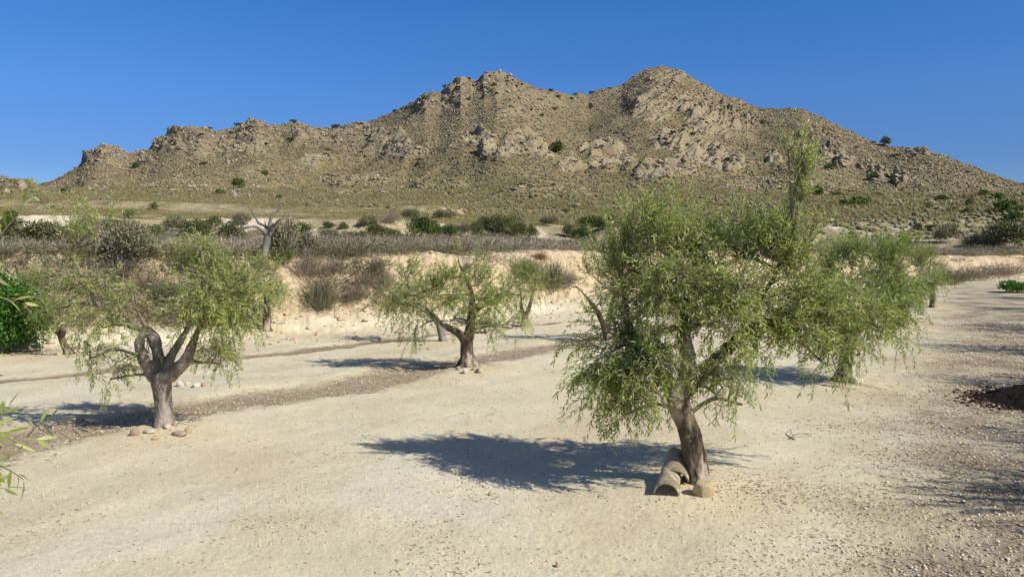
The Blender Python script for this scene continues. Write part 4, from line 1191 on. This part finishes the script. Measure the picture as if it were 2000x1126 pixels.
# the vivid green tree at the left edge
x, y = flat_px(10, 688); y = 16.0; x = (0 - 1000) / F * y; z = h1(x, y)
r = empty("carob_tree", (x, y, z), "vivid green dense broad-leaved tree cut by the left edge, foliage to the ground", "tree")
rng = np.random.default_rng(55)
o = link("crown", blob(rng, 15000, (.84, .84, 1.12), .08, 26, mat=M_CAROB, name="crown", base=-.02, inner=.6), r)
g = Geo(); Vt, Qt, Tt = tube(np.array([[0, 0, -.2], [.05, 0, .5], [0, 0, 1.2]]), np.array([.12, .09, .05]), 10); g.add(Vt, Qt, Tt)
link("trunk", g.mesh("trunk", [M_BARK]), r)

# the dead tree on the terrace
dx, dy, dz = ground_px(508, 545); dep = dy
dead = empty("dead_tree", (dx, dy, dz), "bleached leafless dead tree with crooked limbs above the bank", "tree")
b0 = np.array([dx, dy, dz]); k = dep
def dp(L): return np.array([[*(at(a, b, k + c) - b0), r_ * (.62 if r_ > .09 else .85)] for a, b, c, r_ in L])
tr = [dp([(505, 560, 0, .16), (512, 515, 0, .15), (519, 480, 0, .15), (524, 455, 0, .13), (526, 445, 0, .11)])]
lm = [[(522, 458, 0, .08), (512, 450, -.1, .05), (500, 443, -.1, .045), (485, 443, -.2, .04), (470, 448, -.2, .03), (455, 458, -.2, .015)],
      [(525, 448, 0, .07), (515, 440, .1, .045), (505, 435, .1, .04), (498, 422, .1, .03), (493, 412, .1, .025), (488, 400, .1, .015), (476, 388, .1, .008)],
      [(526, 448, 0, .07), (528, 430, 0, .05), (532, 420, 0, .045), (545, 408, 0, .035), (553, 400, 0, .022), (565, 396, 0, .012)],
      [(527, 448, 0, .06), (538, 438, -.2, .04), (548, 428, -.3, .025), (570, 427, -.3, .015), (595, 424, -.3, .008)],
      [(547, 406, 0, .02), (550, 395, 0, .012), (556, 387, 0, .006)], [(564, 396, 0, .012), (568, 390, 0, .008), (567, 382, 0, .005)],
      [(494, 414, .1, .012), (484, 410, .1, .01), (475, 404, .1, .008), (465, 402, .1, .005)],
      [(478, 436, 0, .012), (476, 426, 0, .012), (470, 422, 0, .008), (463, 418, 0, .006), (464, 411, 0, .004)],
      [(530, 445, 0, .03), (534, 434, -.1, .02)], [(519, 440, 0, .02), (517, 431, -.1, .012)],
      [(550, 402, 0, .014), (541, 401, 0, .01), (530, 399, 0, .006)], [(545, 429, -.3, .012), (549, 418, -.3, .01), (547, 405, -.3, .004)],
      [(470, 448, -.2, .014), (476, 457, -.2, .01), (482, 468, -.2, .005)]]
link("trunk", bake_trunk("trunk", tr + [dp(L) for L in lm[:4]], M_DEAD, .014, .006, 17), dead)
g = Geo()
for L in lm[4:] + [[(a, b, c, max(r_ * .5, .006)) for a, b, c, r_ in lm[q]] for q in range(4)]:
    S = spline(dp(L), 12); Vt, Qt, Tt = tube(S[:, :3], S[:, 3], 6); g.add(Vt, Qt, Tt)
link("branches", g.mesh("branches", [M_DEAD], True), dead)

# ------------------------------------------------------------------ stones, tiles, litter
def ico(sub=2):
    import bmesh
    bm = bmesh.new(); bmesh.ops.create_icosphere(bm, subdivisions=sub, radius=1.0)
    V = np.array([v.co[:] for v in bm.verts]); T = np.array([[v.index for v in f.verts] for f in bm.faces]); bm.free(); return V, T
IV, IT = ico(4)
def stone_mesh(seed, mat, angular=0.8, cuts=13):
    rg = np.random.default_rng(seed); V = IV.copy()
    for _ in range(cuts):                                # flat facets
        nrm = unit(rg.normal(size=3)); h = rg.uniform(.62, .92)
        d = V @ nrm; over = np.clip(d - h, 0, None) * (0.55 + .45 * angular); V = V - over[:, None] * nrm
    V = V * (1 + 0.05 * fbm(V[:, 0] * 2 + seed, V[:, 1] * 2 + V[:, 2] * 2, 3, seed)[:, None] + .015 * fbm(V[:, 0] * 9 + V[:, 2] * 5, V[:, 1] * 9, 2, seed + 1)[:, None])
    return make_mesh("stone", V, None, IT, {"tint": np.zeros(len(V))}, True, [mat])
def stone(px, py, w, h, mat, label, seed, group, depth_k=.8, rz=0., tilt=0., dy=0.0):
    x, y = flat_px(px, py); y += dy; z = h1(x, y)
    sc = y / F
    w *= .9; h *= .95
    o = link("stone", stone_mesh(seed, mat), None, (x, y, z + h * sc * .22)); o.scale = (w * sc * .55, w * sc * .55 * depth_k, h * sc * .62)
    o.rotation_euler = (tilt, tilt * .5, rz); tag(o, label, "stone", group)
stone(1371, 975, 48, 40, M_STONE, "rounded tan stone against the near olive's trunk", 1, "stones at the near olive", .9, .3, .15)
stone(265, 858, 22, 20, M_STONEP, "pinkish upright stone left of the left olive's trunk", 2, "stones ringing the left olive", .7)
for i, (a, b, w, h, m, l) in enumerate([(292, 855, 26, 10, M_STONEW, "flat pale stone between the pinkish stone and the left olive's trunk"),
        (305, 864, 20, 10, M_STONE, "low tan stone in front of the left olive's trunk"),
        (328, 848, 18, 12, M_STONEW, "pale yellow stone touching the left olive's trunk on its right"),
        (343, 842, 16, 12, M_STONEW, "whitish stone tucked behind the broad slab at the left olive"),
        (350, 857, 34, 14, M_STONEP, "broad pinkish slab right of the left olive's trunk"),
        (367, 853, 16, 16, M_STONE, "tan stone at the right end of the left olive's ring")]):
    stone(a, b, w, h, m, l, 10 + i, "stones ringing the left olive", .7, i * .7)
for i, (a, b, w, h, m, l) in enumerate([(352, 758, 18, 16, M_STONEW, "leftmost of the pale stones beyond the left olive"),
        (365, 757, 14, 12, M_STONEW, "small middle pale stone beyond the left olive"), (384, 760, 22, 14, M_STONEW, "larger right-hand pale stone beyond the left olive"),
        (398, 758, 12, 10, M_STONEP, "little pinkish stone at the right end beyond the left olive")]):
    stone(a, b, w, h, m, l, 30 + i, "stones beyond the left olive", .7, i * .9)
for i, (a, b, w, h, m, l) in enumerate([(895, 727, 12, 10, M_STONEP, "brownish stone left of the centre olive's trunk"),
        (909, 732, 14, 14, M_STONEW, "small upright pale stone in front of the centre olive"), (937, 731, 22, 14, M_STONE, "flat tan stone right of the centre olive's trunk"),
        (926, 728, 10, 8, M_STONE, "small tan stone between trunk and flat stone at the centre olive")]):
    stone(a, b, w, h, m, l, 40 + i, "stones at the centre olive", .8, i)
for i, (a, b, w, h, m, l) in enumerate([(1650, 752, 12, 16, M_STONE, "orange-tan stone at the foot of the second olive of the right row"),
        (1500, 664, 1, 1, None, None),
        (510, 660, 10, 6, M_STONEW, "white stone left of the straight-trunked olive under the bank"), (528, 661, 14, 6, M_STONEW, "white stone right of the straight-trunked olive under the bank"),
        (1020, 641, 6, 4, M_STONE, "small stone left of the V-stemmed olive"), (1032, 641, 8, 4, M_STONE, "small stone right of the V-stemmed olive"),
        (1775, 643, 14, 8, M_STONEW, "pale stone beside the third olive of the right row"), (1800, 614, 16, 6, M_STONEW, "flat pale stone by the last olive of the right row"),
        (826, 673, 10, 8, M_STONE, "lone stone on the low berm behind the centre olive"), (838, 680, 8, 7, M_STONE, "smaller stone on the low berm behind the centre olive"),
        (958, 962, 10, 12, M_STONE, "crumbly clod at the edge of the near olive's shadow"), (1088, 1104, 12, 12, M_STONE, "small clod near the bottom edge")]):
    if m: stone(a, b, w, h, m, l, 50 + i, "scattered stones", .8, i)
# pale squared block
import bmesh
def box_mesh(name, sx, sy, sz, mat, bev):
    bm = bmesh.new(); bmesh.ops.create_cube(bm, size=1.0)
    for v in bm.verts: v.co = Vector((v.co.x * sx, v.co.y * sy, v.co.z * sz))
    bmesh.ops.bevel(bm, geom=bm.edges[:], offset=bev, segments=3, affect='EDGES')
    bmesh.ops.subdivide_edges(bm, edges=[e for e in bm.edges if e.calc_length() > sx * .3], cuts=5, use_grid_fill=True)
    for v in bm.verts:
        v.co += v.co.normalized() * 0.006 * float(fbm(np.array([v.co.x * 20 + v.co.z * 9]), np.array([v.co.y * 20]), 3, 4)[0])
    me = bpy.data.meshes.new(name); bm.to_mesh(me); bm.free(); me.materials.append(mat)
    me.polygons.foreach_set("use_smooth", np.ones(len(me.polygons), bool)); return me
x, y = flat_px(1672, 751); o = link("building_block", box_mesh("block", .2, .11, .085, M_STONEW, .012), None, (x, y, h1(x, y) + .03)); o.rotation_euler = (0, .04, .35)
tag(o, "pale squared block lying beside the second olive of the right row", "block")

# curved clay roof tiles at the near olive
def tile_mesh():
    L, r1, r2, th = .44, .088, .112, .014; nn = 18; ml = 14
    V = []
    for s in range(2):
        for i in range(ml):
            f = i / (ml - 1); r = (r1 + (r2 - r1) * f) - s * th
            for j in range(nn):
                a = math.pi * (j / (nn - 1)) * 1.0
                w = 1 + .012 * math.sin(f * 9 + j)
                V.append((math.cos(a) * r * w, -L * f, math.sin(a) * r * w * .95))
    V = np.array(V); Q = []
    def id_(s, i, j): return s * ml * nn + i * nn + j
    for i in range(ml - 1):
        for j in range(nn - 1):
            Q.append((id_(0, i, j), id_(0, i + 1, j), id_(0, i + 1, j + 1), id_(0, i, j + 1)))
            Q.append((id_(1, i, j + 1), id_(1, i + 1, j + 1), id_(1, i + 1, j), id_(1, i, j)))
    for j in range(nn - 1):
        Q.append((id_(0, 0, j), id_(0, 0, j + 1), id_(1, 0, j + 1), id_(1, 0, j)))
        Q.append((id_(0, ml - 1, j + 1), id_(0, ml - 1, j), id_(1, ml - 1, j), id_(1, ml - 1, j + 1)))
    for i in range(ml - 1):
        Q.append((id_(0, i + 1, 0), id_(0, i, 0), id_(1, i, 0), id_(1, i + 1, 0)))
        Q.append((id_(0, i, nn - 1), id_(0, i + 1, nn - 1), id_(1, i + 1, nn - 1), id_(1, i, nn - 1)))
    me = make_mesh("tile", V, np.array(Q), None, {"tint": np.zeros(len(V))}, True, [M_TILE]); return me
TM = tile_mesh()
x, y = flat_px(1303, 973)
o = link("roof_tile", TM, None, (x + .10, y + .34, h1(x, y) + .10)); o.rotation_euler = (math.radians(13), 0, math.radians(-17)); o.scale = (1, .92, 1)
tag(o, "curved clay roof tile lying arched open end forward, left of the near olive's trunk", "roof tile", "clay roof tiles at the near olive")
o = link("roof_tile", TM, None, (x + .19, y + .52, h1(x, y) + .20)); o.rotation_euler = (math.radians(25), 0, math.radians(-15)); o.scale = (1.12, .8, 1.12)
tag(o, "shaded curved clay roof tile propped behind the front one against the trunk", "roof tile", "clay roof tiles at the near olive")

# dark mulch heap at the right
x0, y0 = 7.95, 10.9
n1, n2 = 170, 130; U, Wd = np.meshgrid(np.linspace(-1, 1, n1), np.linspace(-1, 1, n2)); U = U.ravel(); Wd = Wd.ravel()
X = x0 + U * 1.75; Y = y0 + Wd * 1.3
q = np.sqrt(U ** 2 + Wd ** 2) + .22 * fbm(U * 2, Wd * 2, 3, 77)
hgt = .19 * (1 - sstep(.3, 1.0, q)) + .07 * fbm(X * 5, Y * 5, 4, 78, .65) * (q < .95) - .04 * sstep(.85, .98, q) - .02
V = np.stack([X, Y, H(X, Y) + hgt], -1)
i = np.arange(n2 - 1)[:, None] * n1; j = np.arange(n1 - 1)[None, :]
Q = np.stack([i + j, i + j + 1, i + n1 + j + 1, i + n1 + j], -1).reshape(-1, 4)
o = link("mulch_heap", make_mesh("mulch_heap", V, Q, None, {"tint": np.zeros(len(V))}, True, [M_PILE])); tag(o, "low blackish heap of mulch on the litter at the right edge", "heap")

# pebbles
rng = np.random.default_rng(1234)
def near_pts(n, rmin, rmax, power=1.0):
    A = rng.uniform(-0.66, 0.66, n); R_ = rmin * (rmax / rmin) ** rng.random(n); X = np.sin(A) * R_; Y = np.cos(A) * R_
    z, p = H(X, Y, parts=True); return X, Y, z, p, R_
X, Y, z, p, R_ = near_pts(120000, 2.6, 26)
cl = fbm(X * .8, Y * .8, 3, 401)
pr = np.clip(.10 + .8 * p['s3'] + .5 * p['s2'] + .7 * (cl > .2) * .5, 0, 1)
ok = (rng.random(len(X)) < pr) & (p['d'] < 1)
S = (0.003 + .009 * rng.random(ok.sum()) ** 4) * (1 + .06 * R_[ok]) * (1 + .25 * p['s3'][ok])
o = scatter("gravel", lumps(rng, 10, .22), np.stack([X, Y, z + .001], -1)[ok], S, [M_PEBBLE], rng, sz=S * .6)
tag(o, "small pale stones strewn over the orchard floor", "gravel", kind="stuff")
n = 16000
A = rng.uniform(-.66, .66, n); R_ = 14 * 4.2 ** rng.random(n); X = np.sin(A) * R_; Y = np.cos(A) * R_
z, p = H(X, Y, parts=True)
ok = (p['d'] > -2.6) & (p['d'] < 2.4) & (rng.random(n) < np.clip(.9 - .25 * np.abs(p['d']), .1, 1))
S = (.015 + .075 * rng.random(ok.sum()) ** 4) * (1 + .015 * R_[ok])
o = scatter("bank_rubble", lumps(rng, 8, .25), np.stack([X, Y, z], -1)[ok], S, [mat_plain("clod", (0.36, 0.27, 0.175), (0.55, 0.44, 0.30), 8)], rng, sz=S * .7)
tag(o, "crumbled tan clods and stones on and below the sandy bank", "rubble", kind="stuff")
n = 1700; A = rng.random(n) * 6.283; q = 1.0 + rng.exponential(.09, n) - .25 * rng.random(n)
X = 8.05 + 1.6 * q * np.cos(A); Y = 11.0 + 1.05 * q * np.sin(A); S = .012 + .03 * rng.random(n) ** 3
o = scatter("mulch_crumbs", lumps(rng, 8, .3), np.stack([X, Y, H(X, Y) + .005], -1), S, [mat_plain("mulch_crumb", (0.02, 0.014, 0.01), (0.09, 0.06, 0.04), 8)], rng, sz=S * .7)
tag(o, "dark crumbs spilled round the mulch heap", "mulch", kind="stuff")
# larger whitish stones in the right-hand litter
X, Y, z, p, R_ = near_pts(22000, 4, 26)
cx, cy = flat_px(1790, 835)
w = 1.6 * np.exp(-(((X - cx) / 1.0) ** 2 + ((Y - cy) / .8) ** 2)) + .30 * p['s3'] + .12 * p['s2']
ok = rng.random(len(X)) < w * .6
S = .007 + .018 * rng.random(ok.sum()) ** 3
o = scatter("white_pebbles", lumps(rng, 8, .25), np.stack([X, Y, z + .004], -1)[ok], S, [M_STONEW], rng, sz=S * .6, tint=rng.random(ok.sum()) * .4)
tag(o, "whitish chips among the litter on the right", "pebbles", kind="stuff")
# dead leaves and bits of twig
X, Y, z, p, R_ = near_pts(230000, 2.6, 30)
pr = np.clip(.018 + .9 * p['s3'] * (.4 + .8 * (fbm(X * 1.3, Y * 1.3, 3, 402) > -.05)) + .8 * p['s2'] + .5 * p['s1'] + .10 * (fbm(X * .9 + 7, Y * .9, 3, 403) > .22), 0, 1)
bx, by = flat_px(1500, 960); pr = np.maximum(pr, .8 * np.exp(-(((X - bx) / .5) ** 2 + ((Y - by) / .4) ** 2)))
ok = (rng.random(len(X)) < pr) & (p['d'] < .5)
n = ok.sum(); g = Geo()
D = unit(np.stack([rng.normal(size=n), rng.normal(size=n), rng.normal(size=n) * .18], -1))
leaves(g, np.stack([X, Y, z + .004], -1)[ok], D, rng.uniform(.014, .045, n) * (1 + .03 * R_[ok]), rng.uniform(.003, .008, n) * (1 + .06 * R_[ok]), rng, rng.random(n) ** 2 * .8, 0, .1, True)
o = link("leaf_litter", g.mesh("leaf_litter", [M_LITTER])); tag(o, "dry brown olive leaves and twig bits on the sand", "litter", kind="stuff")
# forked dry twig on the sand
x, y = flat_px(1545, 858); z = h1(x, y); g = Geo()
for L in ([(0, 0, .02, .006), (.05, .06, .03, .006), (.14, .10, .045, .005), (.28, .12, .02, .003)], [(.04, .05, .03, .005), (.07, .22, .05, .004), (.14, .38, .03, .002)], [(.0, .0, .02, .010), (.03, -.03, .01, .009), (-.03, .04, .04, .006)], [(.14, .1, .045, .003), (.36, .17, .03, .002)]):
    S = spline(np.array(L, float), 10); Vt, Qt, Tt = tube(S[:, :3], S[:, 3], 6); g.add(Vt, Qt, Tt)
o = link("dry_twig", g.mesh("dry_twig", [M_TWIG], True), None, (x, y, z)); tag(o, "forked dry twig lying on the sand right of the near olive", "twig")
